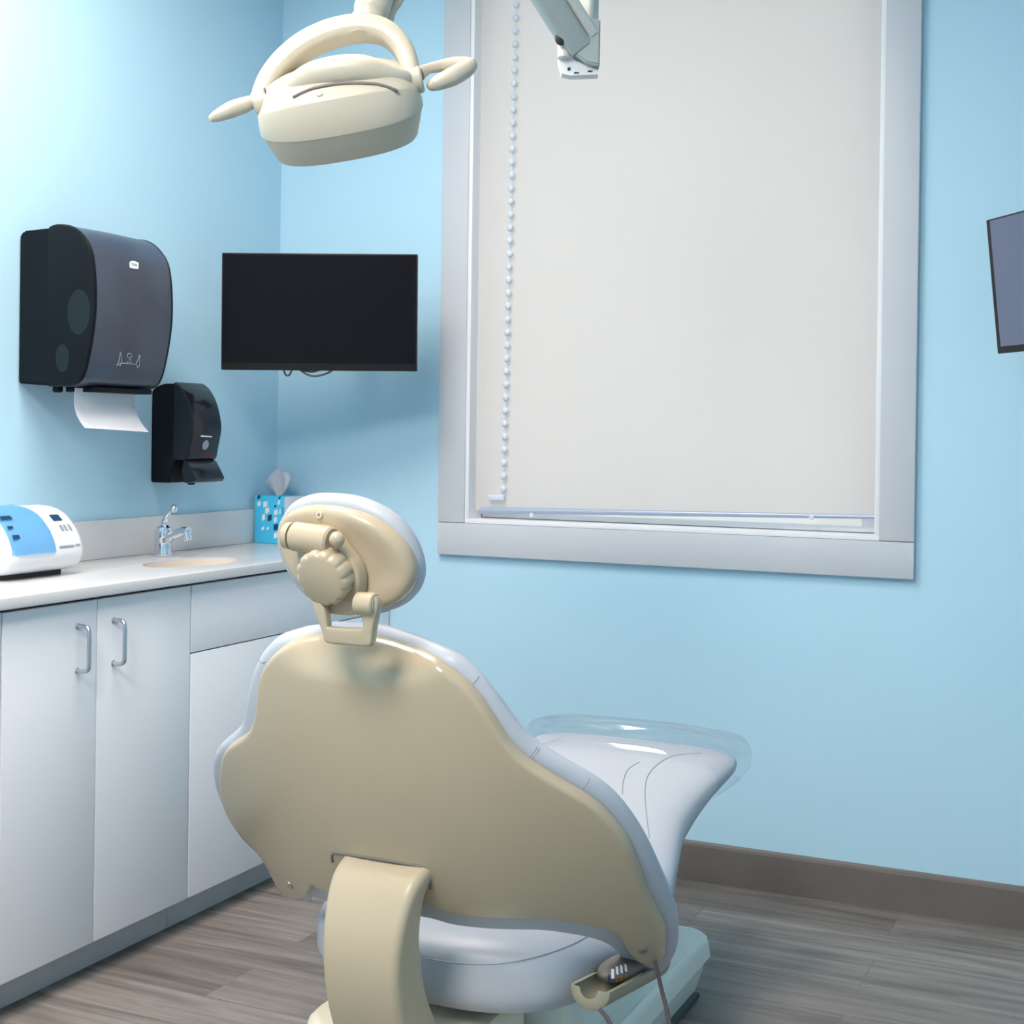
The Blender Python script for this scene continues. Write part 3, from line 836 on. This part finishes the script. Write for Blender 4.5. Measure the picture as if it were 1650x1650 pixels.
yr = [.0135+.0055*math.sin(PI*i/(len(ypth)-1)) for i in range(len(ypth))]
fr_ = frames(ypth, -FWD); rings = []
for (t, s, b), p, r in zip(fr_, ypth, yr):
    rings.append([p+s*(x*1.3)*r/.5+b*y*r/.5*.98 for x, y in rrect(1, 1, .32, 4)])
loft(bm, rings); yoke = finish('yoke', bm, 'cream_lamp', lamp, 45)
bm = BM()
l, n = hit(yoke, 578, 57)
disc_solid(bm, l-n*.0012, n, .0150, .0018, 28, .0006)
finish('cap', bm, 'cream_lamp', yoke)
for (x0_, y0_), (x1_, y1_) in (((410, 170), (433, 163)), ((647, 134), (681, 127))):
    bm = BM(); a, b = atd(x0_, y0_, LD-.045), atd(x1_, y1_, LD-.045)
    disc_solid(bm, a, b-a, .0208, (b-a).length, 28, .003); finish('pivot', bm, 'cream_lamp', lamp)
for (x0_, y0_), (x1_, y1_) in (((433.5, 163), (436, 162)), ((644, 135), (646.5, 134))):
    bm = BM(); a, b = atd(x0_, y0_, LD-.045), atd(x1_, y1_, LD-.045)
    disc_solid(bm, a, b-a, .0212, (b-a).length, 28); finish('pivot_ring', bm, 'gap', lamp)
def handle(pts, rads):
    bm = BM(); P = catmull([atd(x, y, d) for x, y, d in pts], 5)
    R = [rads[min(i//5, len(rads)-1)]+(rads[min(i//5+1, len(rads)-1)]-rads[min(i//5, len(rads)-1)])*(i % 5)/5 for i in range(len(P))]
    tube(bm, P, R, 16, up=-FWD)
    ball(bm, P[-1], R[-1]*.98, 8)
    return finish('handle', bm, 'cream_lamp', lamp, 60)
handle([(418, 163, LD-.045), (406, 165, LD-.047), (392, 170, LD-.050), (372, 177, LD-.055), (352, 186, LD-.060), (343, 190, LD-.061)], [.017, .0105, .0125, .0128, .0098, .0068])
handle([(676, 118, LD-.045), (690, 111, LD-.037), (708, 107, LD-.026), (730, 104, LD-.020), (750, 104, LD-.020), (757, 106, LD-.020)], [.012, .008, .009, .0115, .0125, .0125])
bm = BM()
P = catmull([atd(x, y, d) for x, y, d in [(757, 105, LD-.026), (748, 113, LD-.030), (728, 124, LD-.041), (707, 133, LD-.045), (697, 137, LD-.045)]], 5)
tube(bm, P, [.012, .0125, .013, .0135, .0138, .014, .0143, .0145, .0145, .0145, .0145, .014, .0135, .013, .0125, .012, .0115, .011, .0105, .010, .0095], 16, up=-FWD); ball(bm, P[-1], .0094, 8); ball(bm, P[0], .0119, 8)
finish('handle', bm, 'cream_lamp', lamp, 60)
# stem, elbow, arm, knuckle, ceiling post
bm = BM()
s0 = atd(592, 52, LD-.010)
sp2 = [s0, atd(597, 22, LD-.004), atd(606, -8, LD+.005), atd(632, -110, LD+.06), atd(688, -300, LD+.12)]
tube(bm, catmull(sp2, 5), [.026]*6+[.028]*15, 24); stem = finish('stem', bm, 'cream_lamp', lamp, 50)
bm = BM(); tube(bm, [atd(594.2, 33, LD-.008), atd(595, 30.5, LD-.008)], .0275, 24); finish('joint_line', bm, 'seam', stem)
bm = BM(); tube(bm, catmull([atd(625, 38, LD+.02), atd(630, 18, LD+.025), atd(642, 0, LD+.03), atd(655, -30, LD+.04)], 5), .0085, 12); finish('cable_guide', bm, 'cream_lamp', stem, 60)
KD = 2.55; km = KD/F_PX
elb = atd(690, -304, LD+.12); kn = atd(932, 78, KD)
bm = BM(); ball(bm, elb, .045, 14); finish('elbow', bm, 'cream_lamp', lamp, 60)
bm = BM()
ax = (elb-kn).normalized(); sd_ = ax.cross(FWD).normalized(); dp = ax.cross(sd_).normalized()
def beam(bm, a, b, w, dpt, r, off=V((0, 0, 0))):
    loft(bm, [[p+off+sd_*x+dp*y for x, y in rrect(w, dpt, r, 3)] for p in (a, b)])
beam(bm, kn+ax*.005, elb, .046, .055, .010)
arm = finish('arm', bm, 'arm_grey', lamp, 40)
bm = BM(); beam(bm, kn+ax*.01, elb, .020, .05, .006, sd_*(.033 if sd_.dot(RGT) > 0 else -.033)); finish('arm_cover', bm, 'arm_pale', arm, 40)
bm = BM()
pc = atd(944, 40, KD+.02); hw = 17.5*km
top_z = RZ-.0008
loft(bm, [[V((pc.x, pc.y, z))+V((x, y, 0)) for x, y in rrect(2*hw, 2*hw, .008, 3)] for z in (pc.z, top_z)])
box(bm, pc.x-.09, pc.x+.09, pc.y-.09, pc.y+.09, RZ-.04, RZ-.0006, .006)
finish('ceiling_post', bm, 'arm_pale', lamp, 40)
bm = BM()
zt_, zb_ = atd(955, 36, KD).z, atd(950, 110, KD).z
k2 = atd(951, 75, KD)
prf = [V((-.012, zt_, 0)), V((.017, zt_, 0)), V((.017, zb_, 0)), V((-.006, zb_+.003, 0)), V((-.045, zb_+.030, 0)), V((-.045, zb_+.050, 0)), V((-.02, zb_+.058, 0))]
loft(bm, [[k2-V((0, 0, k2.z))+RGT.normalized()*p.x+V((FWD.x, FWD.y, 0))*w+V((0, 0, p.y)) for p in prf] for w in (-.024, .024)])
bmesh.ops.bevel(bm, geom=bm.edges[:], offset=.003, segments=2, affect='EDGES')
finish('knuckle', bm, 'arm_grey', lamp, 40)
bm = BM()
k3 = atd(909, 80, KD-.01)
disc_solid(bm, k3+V((0, 0, -.017)), V((0, 0, 1)), .012, .034, 20, .003)
tube(bm, [k3+V((0, 0, 0)), k2], .009, 12)
finish('pivot_post', bm, 'arm_pale', lamp, 40)
bm = BM(); ball(bm, atd(904, 62, KD-.03), .011, 10, (1, 1, 1.15)); finish('tension_knob', bm, 'gap', lamp, 60)
bm = BM()
bf = [atd(*p, KD-.005) for p in ((899, 95), (920, 92.5), (942, 104), (964, 112), (964, 120), (918, 121.5), (905, 118))]
ngon_prism(bm, bf, FWD*.03); finish('underside_cap', bm, 'white_paint', lamp, 0)
bm = BM()
for x, y, w_, h_ in ((917, 111.5, 5, 6), (929, 117.5, 8, 3), (951, 115, 8, 3)):
    c = atd(x, y, KD-.0055); ngon_prism(bm, [c-RGT*w_/2*km-UPV*h_/2*km, c+RGT*w_/2*km-UPV*h_/2*km*.6, c+RGT*w_/2*km+UPV*h_/2*km, c-RGT*w_/2*km+UPV*h_/2*km], FWD*.001)
finish('slot', bm, 'navy', lamp, 0)

# ------------------------------------------------------------------ dental chair
CXC = 1.393
chair = thing('dental_chair', 'dental chair with beige back shell and grey blue upholstery seen from behind', 'dental chair', (CXC, -1.2, 0))
def bsurf(u, v, w, o=V((1.393, -1.618, .293)), th=.517, k=.863, k1=-.715, kv=.599):
    Fv = V((0, 1, 0)); Zv = V((0, 0, 1))
    U = Zv*math.cos(th)-Fv*math.sin(th); N = Fv*math.cos(th)+Zv*math.sin(th)
    kk = k+k1*.8*(v-.2); a_ = abs(u); uu = u*u if a_ < .24 else .48*a_-.0576
    e = kk*uu+kv*(v-.2)**2
    lip = max(0, v-.560)*max(0, min(1, (.150-abs(u))/.07))
    e += 1.7*lip*lip/(lip+.006) if lip > 0 else 0
    return o+V((1, 0, 0))*u+U*v+N*(e+w)
def trace(pts, surf, w, g=(0, .2), n=4):
    out = []
    for p in pts:
        q = unproject(p[0], p[1], surf, w, g); out.append(q)
    return [(p.x, p.y) for p in catmull([V((a, b, 0)) for a, b in out], n, True)]
shell_px = [(560, 1029), (523, 1029), (497, 1032), (473, 1038), (450, 1050), (430, 1068), (418, 1090), (413, 1113), (411, 1140), (407, 1163), (400, 1180), (387, 1193), (363, 1210), (355, 1228), (352, 1252), (353, 1282), (365, 1317), (390, 1353), (417, 1380), (430, 1402), (443, 1427), (455, 1444), (473, 1451), (489, 1448), (497, 1438), (501, 1428), (516, 1436), (560, 1448), (620, 1455), (690, 1463), (730, 1475), (763, 1480), (830, 1483), (880, 1483), (907, 1487), (953, 1494), (980, 1500), (997, 1512), (1010, 1533), (1020, 1547), (1035, 1556), (1053, 1557), (1065, 1550), (1069, 1533), (1067, 1504), (1056, 1479), (1038, 1443), (1023, 1400), (1007, 1363), (980, 1327), (947, 1297), (897, 1267), (847, 1235), (817, 1207), (797, 1177), (780, 1150), (760, 1123), (740, 1103), (707, 1078), (680, 1061), (657, 1052), (630, 1042), (597, 1034)]
so = trace(shell_px, bsurf, 0)
shell = finish('backrest_shell', plate(so, bsurf, 0, .020, .006, .003, .018, ps=.03), 'beige', chair, 50)
cush_px = [(560, 1004), (517, 1007), (487, 1012), (453, 1023), (427, 1048), (412, 1077), (405, 1103), (398, 1140), (393, 1163), (380, 1178), (358, 1197), (348, 1217), (346, 1247), (349, 1280), (362, 1317), (388, 1357), (415, 1388), (431, 1415), (446, 1440), (468, 1452), (490, 1450), (505, 1440), (516, 1441), (560, 1455), (620, 1463), (688, 1472), (730, 1483), (763, 1488), (830, 1492), (880, 1493), (930, 1500), (970, 1510), (992, 1524), (1006, 1545), (1022, 1557), (1045, 1562), (1068, 1560), (1084, 1542), (1093, 1513), (1091, 1473), (1080, 1437), (1064, 1400), (1047, 1363), (1027, 1327), (1000, 1290), (967, 1260), (923, 1233), (868, 1200), (840, 1173), (797, 1115), (770, 1083), (730, 1052), (680, 1027), (630, 1011), (603, 1006)]
cuv = [unproject(p[0], p[1], bsurf, .034) for p in cush_px]
i0, i1 = cush_px.index((346, 1247)), cush_px.index((505, 1440))
cuv = cuv[:i0]+[(-.414, .243), (-.428, .185), (-.424, .13), (-.402, .08), (-.378, .03), (-.370, -.02), (-.352, -.055), (-.318, -.05), (-.288, -.01)]+cuv[i1:]
co = [(p.x, p.y) for p in catmull([V((a, b, 0)) for a, b in cuv], 4, True)]
cush = finish('backrest_cushion', plate(co, bsurf, .0205, .052, .012, .018, .02, puff1=.022, ps=.05), 'vinyl', chair, 60)
# bolts in the lugs
for px, py in ((467, 1425), (1036.5, 1531.5)):
    l, n = hit(shell, px, py)
    bm = BM(); disc_solid(bm, l-n*.001, n, 0, 0, 20, prof=[(.0085, 0), (.0085, .0028), (.007, .0038), (.0036, .0036), (.0032, .0012)]); finish('bolt', bm, 'screw', shell)
# stitched seams crossing the cushion edge
for pts in (((748, 1112), (757, 1106), (766, 1098), (772, 1090)), ((850, 1233), (858, 1222), (866, 1211), (869, 1206)), ((846, 1230), (854, 1219), (862, 1208), (865, 1203)), ((933, 1281), (938, 1272), (946, 1262), (949, 1254)), ((418, 1064), (424, 1068), (428, 1066))):
    P = [hit(cush, *p, .0002)[0] for p in pts]
    P = [p for p in P if p is not None]
    if len(P) > 1:
        bm = BM(); tube(bm, P, .0011, 6); finish('seam', bm, 'seam', cush, 60)

# support arm: a bowed beige link from the shell down to the lift
bm = BM()
outer = catmull([V((0, -1.742, .528)), V((0, -1.775, .507)), V((0, -1.797, .465)), V((0, -1.808, .41)), V((0, -1.804, .35)), V((0, -1.786, .29)), V((0, -1.755, .23)), V((0, -1.715, .18)), V((0, -1.67, .14))], 4)
rings = []
nO = len(outer)
for i, p in enumerate(outer):
    t = (outer[min(i+1, nO-1)]-outer[max(i-1, 0)]).normalized(); inn = V((0, -t.z, t.y))
    if inn.y < 0: inn = -inn
    s = i/(nO-1)
    w = .144+.008*math.cos(2*PI*s)-.010*s; dpt = .030+.055*min(1, s*2.2)
    cx = CXC+.006-.007*math.sin(PI*s)
    rings.append([V((cx, 0, 0))+p+inn*(dpt/2)+V((1, 0, 0))*x+inn*y+(t*(.016*(1-(2*x/w)**2)*(1-i/3)) if i < 3 and y < 0 else V((0, 0, 0))) for x, y in rrect(w, dpt, .013, 4)])
loft(bm, rings)
finish('support_arm', bm, 'beige_lit', chair, 45)
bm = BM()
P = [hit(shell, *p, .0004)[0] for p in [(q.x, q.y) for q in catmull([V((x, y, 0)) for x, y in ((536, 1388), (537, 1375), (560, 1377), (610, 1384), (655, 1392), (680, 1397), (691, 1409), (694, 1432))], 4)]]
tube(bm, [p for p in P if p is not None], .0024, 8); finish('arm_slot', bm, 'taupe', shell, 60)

# seat and leg rest upholstery, one long pad that flares at the toe
st = [(-1.630, .05, .345, .290), (-1.622, .12, .358, .272), (-1.600, .185, .374, .256), (-1.560, .232, .386, .246), (-1.49, .268, .392, .240), (-1.40, .286, .394, .240), (-1.27, .288, .392, .244), (-1.12, .262, .396, .262), (-.98, .228, .414, .288), (-.88, .206, .436, .316), (-.80, .208, .458, .350), (-.74, .220, .476, .384), (-.69, .236, .490, .414), (-.65, .244, .497, .430), (-.615, .238, .497, .440), (-.598, .212, .487, .452)]
bm = BM(); ys_ = catmull([V((a, b, 0)) for a, b, c, d in st], 3); zs_ = catmull([V((a, c, d)) for a, b, c, d in st], 3)
rings = []
for p, q in zip(ys_, zs_):
    hw, zt, zb = p.y, q.y, q.z; cz, hh = (zt+zb)/2, (zt-zb)/2
    ring = []
    for k in range(48):
        a = 2*PI*k/48; c, s = math.cos(a), math.sin(a)
        e = 2/3.0
        x = hw*math.copysign(abs(c)**e, c); z = hh*math.copysign(abs(s)**e, s)
        if s > 0: z -= .012*math.exp(-(x/(.6*hw+1e-3))**2)*0
        ring.append(V((CXC+x, p.x, cz+z)))
    rings.append(ring)
loft(bm, rings)
seat = finish('seat_cushion', bm, 'vinyl', chair, 60)
def seamline(pts, n=5):
    P = []
    for p in catmull([V((x, y, 0)) for x, y in pts], n):
        l, nn_ = hit(seat, p.x, p.y, .0003)
        if l is not None: P.append(l)
    if len(P) > 1:
        bm = BM(); tube(bm, P, .0012, 6); finish('seam', bm, 'seam', seat, 60)
seamline([(690, 1545), (740, 1552), (800, 1553), (860, 1543), (920, 1523), (958, 1502)])
seamline([(1046, 1350), (1041, 1310), (1039, 1275), (1044, 1250), (1062, 1230), (1090, 1217), (1130, 1214)])
seamline([(1003, 1280), (1004, 1260), (1012, 1240), (1030, 1228)])

# clear plastic sleeve over the toe of the leg rest
bm = BM(); rings = []
random.seed(11)
for i in range(41):
    t = i/40; y = -.722+.168*t
    hw = .226+.038*math.sin(min(1, t*1.5)*PI/2)-(.05*max(0, t-.8)/.2)
    zt = .494+.046*math.sin(min(1, t*1.35)*PI/2)-.05*max(0, t-.75)/.25
    zb = .385+.04*t
    ring = []
    for k in range(60):
        a = 2*PI*k/60; c, s = math.cos(a), math.sin(a)
        x = hw*math.copysign(abs(c)**.6, c); z = (zt-zb)/2*math.copysign(abs(s)**.62, s)
        wr = .004*math.sin(5*a+4*t)*math.sin(2*t*PI)
        ring.append(V((CXC+x*(1+wr*1.5), y, (zt+zb)/2+z+wr*max(0, s)+max(0, s)**.5*(.0055*math.sin(15*t+2.2*c+.6)+.002*math.sin(31*t-3*c)))))
    rings.append(ring)
loft(bm, rings, cap0=False, cap1=True)
tag(finish('toe_cover', bm, 'clear', None, 70), 'clear plastic sleeve over the flared toe end of the dental chair', 'plastic cover')

# headrest
def hsurf(u, v, w, o=V((CXC, -1.875, 1.005)), th=.16, k=1.15):
    Fv = V((0, 1, 0)); Zv = V((0, 0, 1))
    U = Zv*math.cos(th)-Fv*math.sin(th); N = Fv*math.cos(th)+Zv*math.sin(th)
    return o+V((1, 0, 0))*u+U*v+N*(k*u*u+w)
def z5(pts): return [(420+x/5.5, 760+y/5.5) for x, y in pts]
hs_px = z5([(160, 560), (165, 480), (205, 400), (270, 345), (370, 312), (490, 302), (640, 312), (800, 345), (960, 405), (1100, 490), (1220, 590), (1310, 710), (1355, 830), (1362, 920), (1340, 1010), (1290, 1090), (1210, 1160), (1110, 1205), (1010, 1222), (900, 1225), (760, 1215), (600, 1190), (480, 1140), (400, 1060), (320, 960), (245, 850), (190, 730), (165, 640)])
ho = trace(hs_px, hsurf, .010, (0, 0))
head = finish('headrest', plate(ho, hsurf, 0, .024, .012, .003, .011, puff0=-.006, ps=.022), 'beige', chair, 60)
hc_px = z5([(178, 545), (186, 455), (228, 372), (285, 285), (380, 225), (500, 192), (640, 190), (800, 205), (960, 250), (1120, 330), (1250, 430), (1360, 580), (1425, 730), (1448, 860), (1440, 960), (1400, 1060), (1330, 1140), (1240, 1195), (1130, 1230), (1020, 1247), (880, 1245), (740, 1230), (600, 1195), (490, 1140), (400, 1065), (320, 965), (250, 845), (205, 735), (182, 640)])
hco = trace(hc_px, hsurf, .042, (0, 0))
finish('headrest_cushion', plate(hco, hsurf, .025, .062, .014, .018, .014, puff1=.014, ps=.03), 'vinyl', head, 60)
def hp(px, py, w): # a point behind the headrest shell seen at this pixel
    u, v = unproject(px, py, hsurf, w, (0, 0)); return hsurf(u, v, w)
# hinge barrel, end cap, ball, knob, bracket, yoke
bm = BM(); a, b = hp(474, 864, -.026), hp(546, 874, -.026)
axb = (b-a).normalized()
disc_solid(bm, a+axb*.0, axb, .0215, (b-a).length*.86, 28, .003)
finish('hinge_barrel', bm, 'beige', head, 40)
bm = BM(); disc_solid(bm, a-axb*.016, axb, 0, 0, 28, prof=[(.015, 0), (.0195, .004), (.0205, .0145)])
disc_solid(bm, hp(470, 860, -.01), axb, .012, .012, 16, .002)
finish('barrel_cap', bm, 'beige', head, 40)
bm = BM(); ball(bm, hp(543, 869, -.036), .0112, 12); disc_solid(bm, hp(536, 869, -.034), axb, .009, .010, 16)
finish('ball_end', bm, 'beige', head, 60)
# bracket plate behind the knob
bm = BM()
bo = trace([(478, 866), (500, 848), (530, 856), (546, 872), (556, 888), (570, 905), (579, 930), (578, 960), (573, 985), (566, 992), (518, 986), (505, 965), (492, 945), (482, 915)], lambda u, v, w: hsurf(u, v, w-1.15*u*u), -.018, (0, 0), 3)
fl = lambda u, v, w: hsurf(u, v, w-1.15*u*u*.9)
finish('bracket', plate(bo, fl, -.022, .004, .006, .002, .012), 'beige', head, 50)
bm = BM()
kc = hp(516, 935, -.048)
kax = V((-.02, -.93, -.34)).normalized()
ks = kax.orthogonal().normalized(); kt = kax.cross(ks)
def krad(th, base): return base-.0028*(.5+.5*math.cos(13*th))**4
rings = []
for d_, bs, fl_ in ((-.030, .037, 0), (-.026, .0415, 1), (-.010, .0425, 1), (-.003, .0415, 1), (.0, .0385, .6), (.0015, .034, 0)):
    rings.append([kc+kax*d_+(ks*math.cos(2*PI*k/104)+kt*math.sin(2*PI*k/104))*(krad(2*PI*k/104, bs) if fl_ else bs) for k in range(104)])
loft(bm, rings)
finish('adjustment_knob', bm, 'beige', head, 40)
# U-shaped glide bar from the pivots down into the backrest
def gsurf(u, v, w): return V((CXC+u, -1.905+.10*max(0, .93-(.93+v))*1.0+w, .93+v))
go = trace([(503, 976), (497, 966), (503, 958), (512, 962), (519, 975), (524, 992), (526, 1006), (530, 1011), (578, 1013), (583, 1009), (582, 998), (578, 988), (571, 978), (570, 968), (576, 957), (590, 955), (602, 960), (607, 972), (605, 990), (602, 1005), (600, 1016), (598, 1030), (594, 1042), (560, 1040), (524, 1036), (519, 1022), (512, 1004), (506, 990)], gsurf, 0, (0, 0), 3)
glide = finish('glide_bar', plate(go, gsurf, 0, .017, .004, .004, .012, res=.005), 'beige', chair, 45)
gu, gv = unproject(588, 973, gsurf, .006, (0, 0)); gc = gsurf(gu, gv, .006)
bm = BM(); disc_solid(bm, gc-V((.0125, 0, 0)), V((1, 0, 0)), .0166, .0305, 30, .002); finish('pivot_knuckle', bm, 'beige', glide, 40)
bm = BM(); disc_solid(bm, gc+V((.0179, 0, 0)), V((1, 0, 0)), .0115, .0012, 26, .0004); finish('pivot_cap', bm, 'beige_soft', glide)
bm = BM(); l, n = hit(head, 515, 830)
if l is not None:
    disc_solid(bm, l-n*.002, n, 0, 0, 18, prof=[(.0056, 0), (.0056, .0035), (.0048, .0042), (.0024, .0042), (.002, .001)]); finish('screw', bm, 'beige_soft', head)
else: bm.free()


# lift, under-seat frame and base

boxobj('seat_frame', 'base_grey', (1.22, 1.56, -1.38, -.95, .10, .262), chair, .02, 3)
bm = BM()
def taper(bm, z0, z1, x0, x1, ya, yb, i0, i1, r):
    rings = []
    for z, i in ((z0, i0), (z1-.02, i1*.4), (z1-.008, i1*.7), (z1, i1*1.6)):
        rings.append([V(((x0+x1)/2+x, (ya+yb)/2+y, z)) for x, y in rrect(x1-x0-2*i, yb-ya-2*i, r, 6)])
    loft(bm, rings)
taper(bm, .072, .118, 1.19, 1.607, -1.75, -.672, .0, .008, .045)
finish('base_cover', bm, 'base_grey', chair, 40)
bm = BM(); taper(bm, .125, .232, 1.205, 1.51, -1.715, -1.40, 0, .008, .07); finish('lift_cover', bm, 'cream', chair, 40)
bm = BM(); taper(bm, .010, .071, 1.20, 1.597, -1.74, -.70, .010, -.004, .045); finish('base', bm, 'base_grey', chair, 40)
boxobj('base_plate', 'base_dark', (1.19, 1.60, -1.60, -.76, .0006, .012), chair, .003, 2)

# cradle for the hand control on the right side of the seat, with cord
bm = BM()
def cr_pt(px, py, y): return onp(px, py, 1, y)
ca = V((1.688, -1.640, .322)); cb_ = V((1.735, -1.33, .335))
g0, g1 = onp(948, 1606, 1, -1.60), onp(1052, 1552, 1, -1.36)
ax_ = (g1-g0).normalized(); side = V((0, 0, 1)).cross(ax_).normalized(); upn = ax_.cross(side)
if upn.z < 0: upn = -upn
rad = .034
rings = []
for s, k in ((0, .55), (.006, .86), (.02, 1), (.5, 1), (.98, 1), (1, .9)):
    c = g0+(g1-g0)*s; ring = []
    for i in range(15):
        a = PI+PI*i/14; ring.append(c+side*math.cos(a)*rad*k+upn*(math.sin(a)*rad*k+.012))
    for i in range(15):
        a = 2*PI-PI*i/14; ring.append(c+side*math.cos(a)*(rad-.006)*k+upn*(math.sin(a)*(rad-.006)*k+.012))
    rings.append(ring)
loft(bm, rings)
crd = finish('control_cradle', bm, 'olive', chair, 50)
bm = BM(); mid = (g0+g1)/2; box(bm, CXC+.20, mid.x-.02, mid.y-.03, mid.y+.03, mid.z-.03, mid.z-.012, .004); finish('cradle_bracket', bm, 'olive', crd)
hc = thing('hand_control', 'taupe hand control with white and orange keys in the cradle beside the seat', 'hand control', g0+(g1-g0)*.5)
bm = BM()
p0 = g0+(g1-g0)*.20+upn*.020; p1 = g0+(g1-g0)*.88+upn*.020
ctr_ = (p0+p1)/2; hl_ = (p1-p0).length/2
rings = []
N_ = 12
for k in range(N_+1):
    t = -1+2*k/N_; r_ = max(.02, (1-abs(t)**3.2))**.5
    c = ctr_+ax_*hl_*t
    rings.append([c+side*math.cos(a)*.026*r_+upn*(math.sin(a)*.018*r_) for a in [2*PI*i/24 for i in range(24)]])
loft(bm, rings); ctl = finish('body', bm, 'taupe', hc, 60)
bm = BM()
def key(px, py, w, h, mi):
    l, n = hit(ctl, px, py, .0006)
    if l is None: return
    ex, ey = surf_frame(n, RGT); k = 2.05/F_PX
    vs = [bm.verts.new(l+ex*x*k+ey*y*k*1.3) for x, y in ((-w/2, -h/2), (w/2, -h/2), (w/2, h/2), (-w/2, h/2))]
    bm.faces.new(vs).material_index = mi
for args in ((981, 1577, 3, 16, 0), (987, 1569, 5, 12, 1), (994, 1564, 5, 12, 1), (1001, 1562, 5, 12, 1), (1008, 1560, 5, 12, 1), (987, 1584, 5, 12, 2), (994, 1580, 5, 11, 3), (1001, 1576, 5, 11, 3), (1008, 1572, 4, 9, 3)): key(*args)
if len(bm.verts): finish('keypad', bm, ('blue_print', 'print_white', 'print_white', 'orange'), ctl, 0)
else: bm.free()
bm = BM()
tube(bm, catmull([atd(1054, 1545, 2.20), atd(1060, 1568, 2.21), atd(1066, 1595, 2.22), atd(1073, 1622, 2.22), atd(1079, 1655, 2.22), atd(1083, 1700, 2.22), V((1.70, -1.63, .10)), V((1.65, -1.60, .05)), V((1.59, -1.58, .045))], 5), .0035, 10, up=V((1, 0, 0)))
finish('cord', bm, 'cord', chair, 60)
bm = BM()
tube(bm, catmull([atd(966, 1626, 2.10), atd(975, 1636, 2.10), atd(984, 1652, 2.10), atd(990, 1680, 2.11), V((1.70, -1.70, .14)), V((1.66, -1.68, .055)), V((1.59, -1.66, .045))], 5), .0035, 10, up=V((1, 0, 0)))
finish('cord', bm, 'cord', crd, 60)

# ------------------------------------------------------------------ daylight and colour
w = bpy.data.worlds.new('daylight'); S.world = w; w.use_nodes = True
bg = w.node_tree.nodes['Background']; bg.inputs['Color'].default_value = (1, .985, .965, 1); bg.inputs['Strength'].default_value = .62
vs_ = S.view_settings; vs_.view_transform = 'Standard'; vs_.look = 'None'; vs_.gamma = 1; vs_.use_curve_mapping = False
vs_.exposure = .60
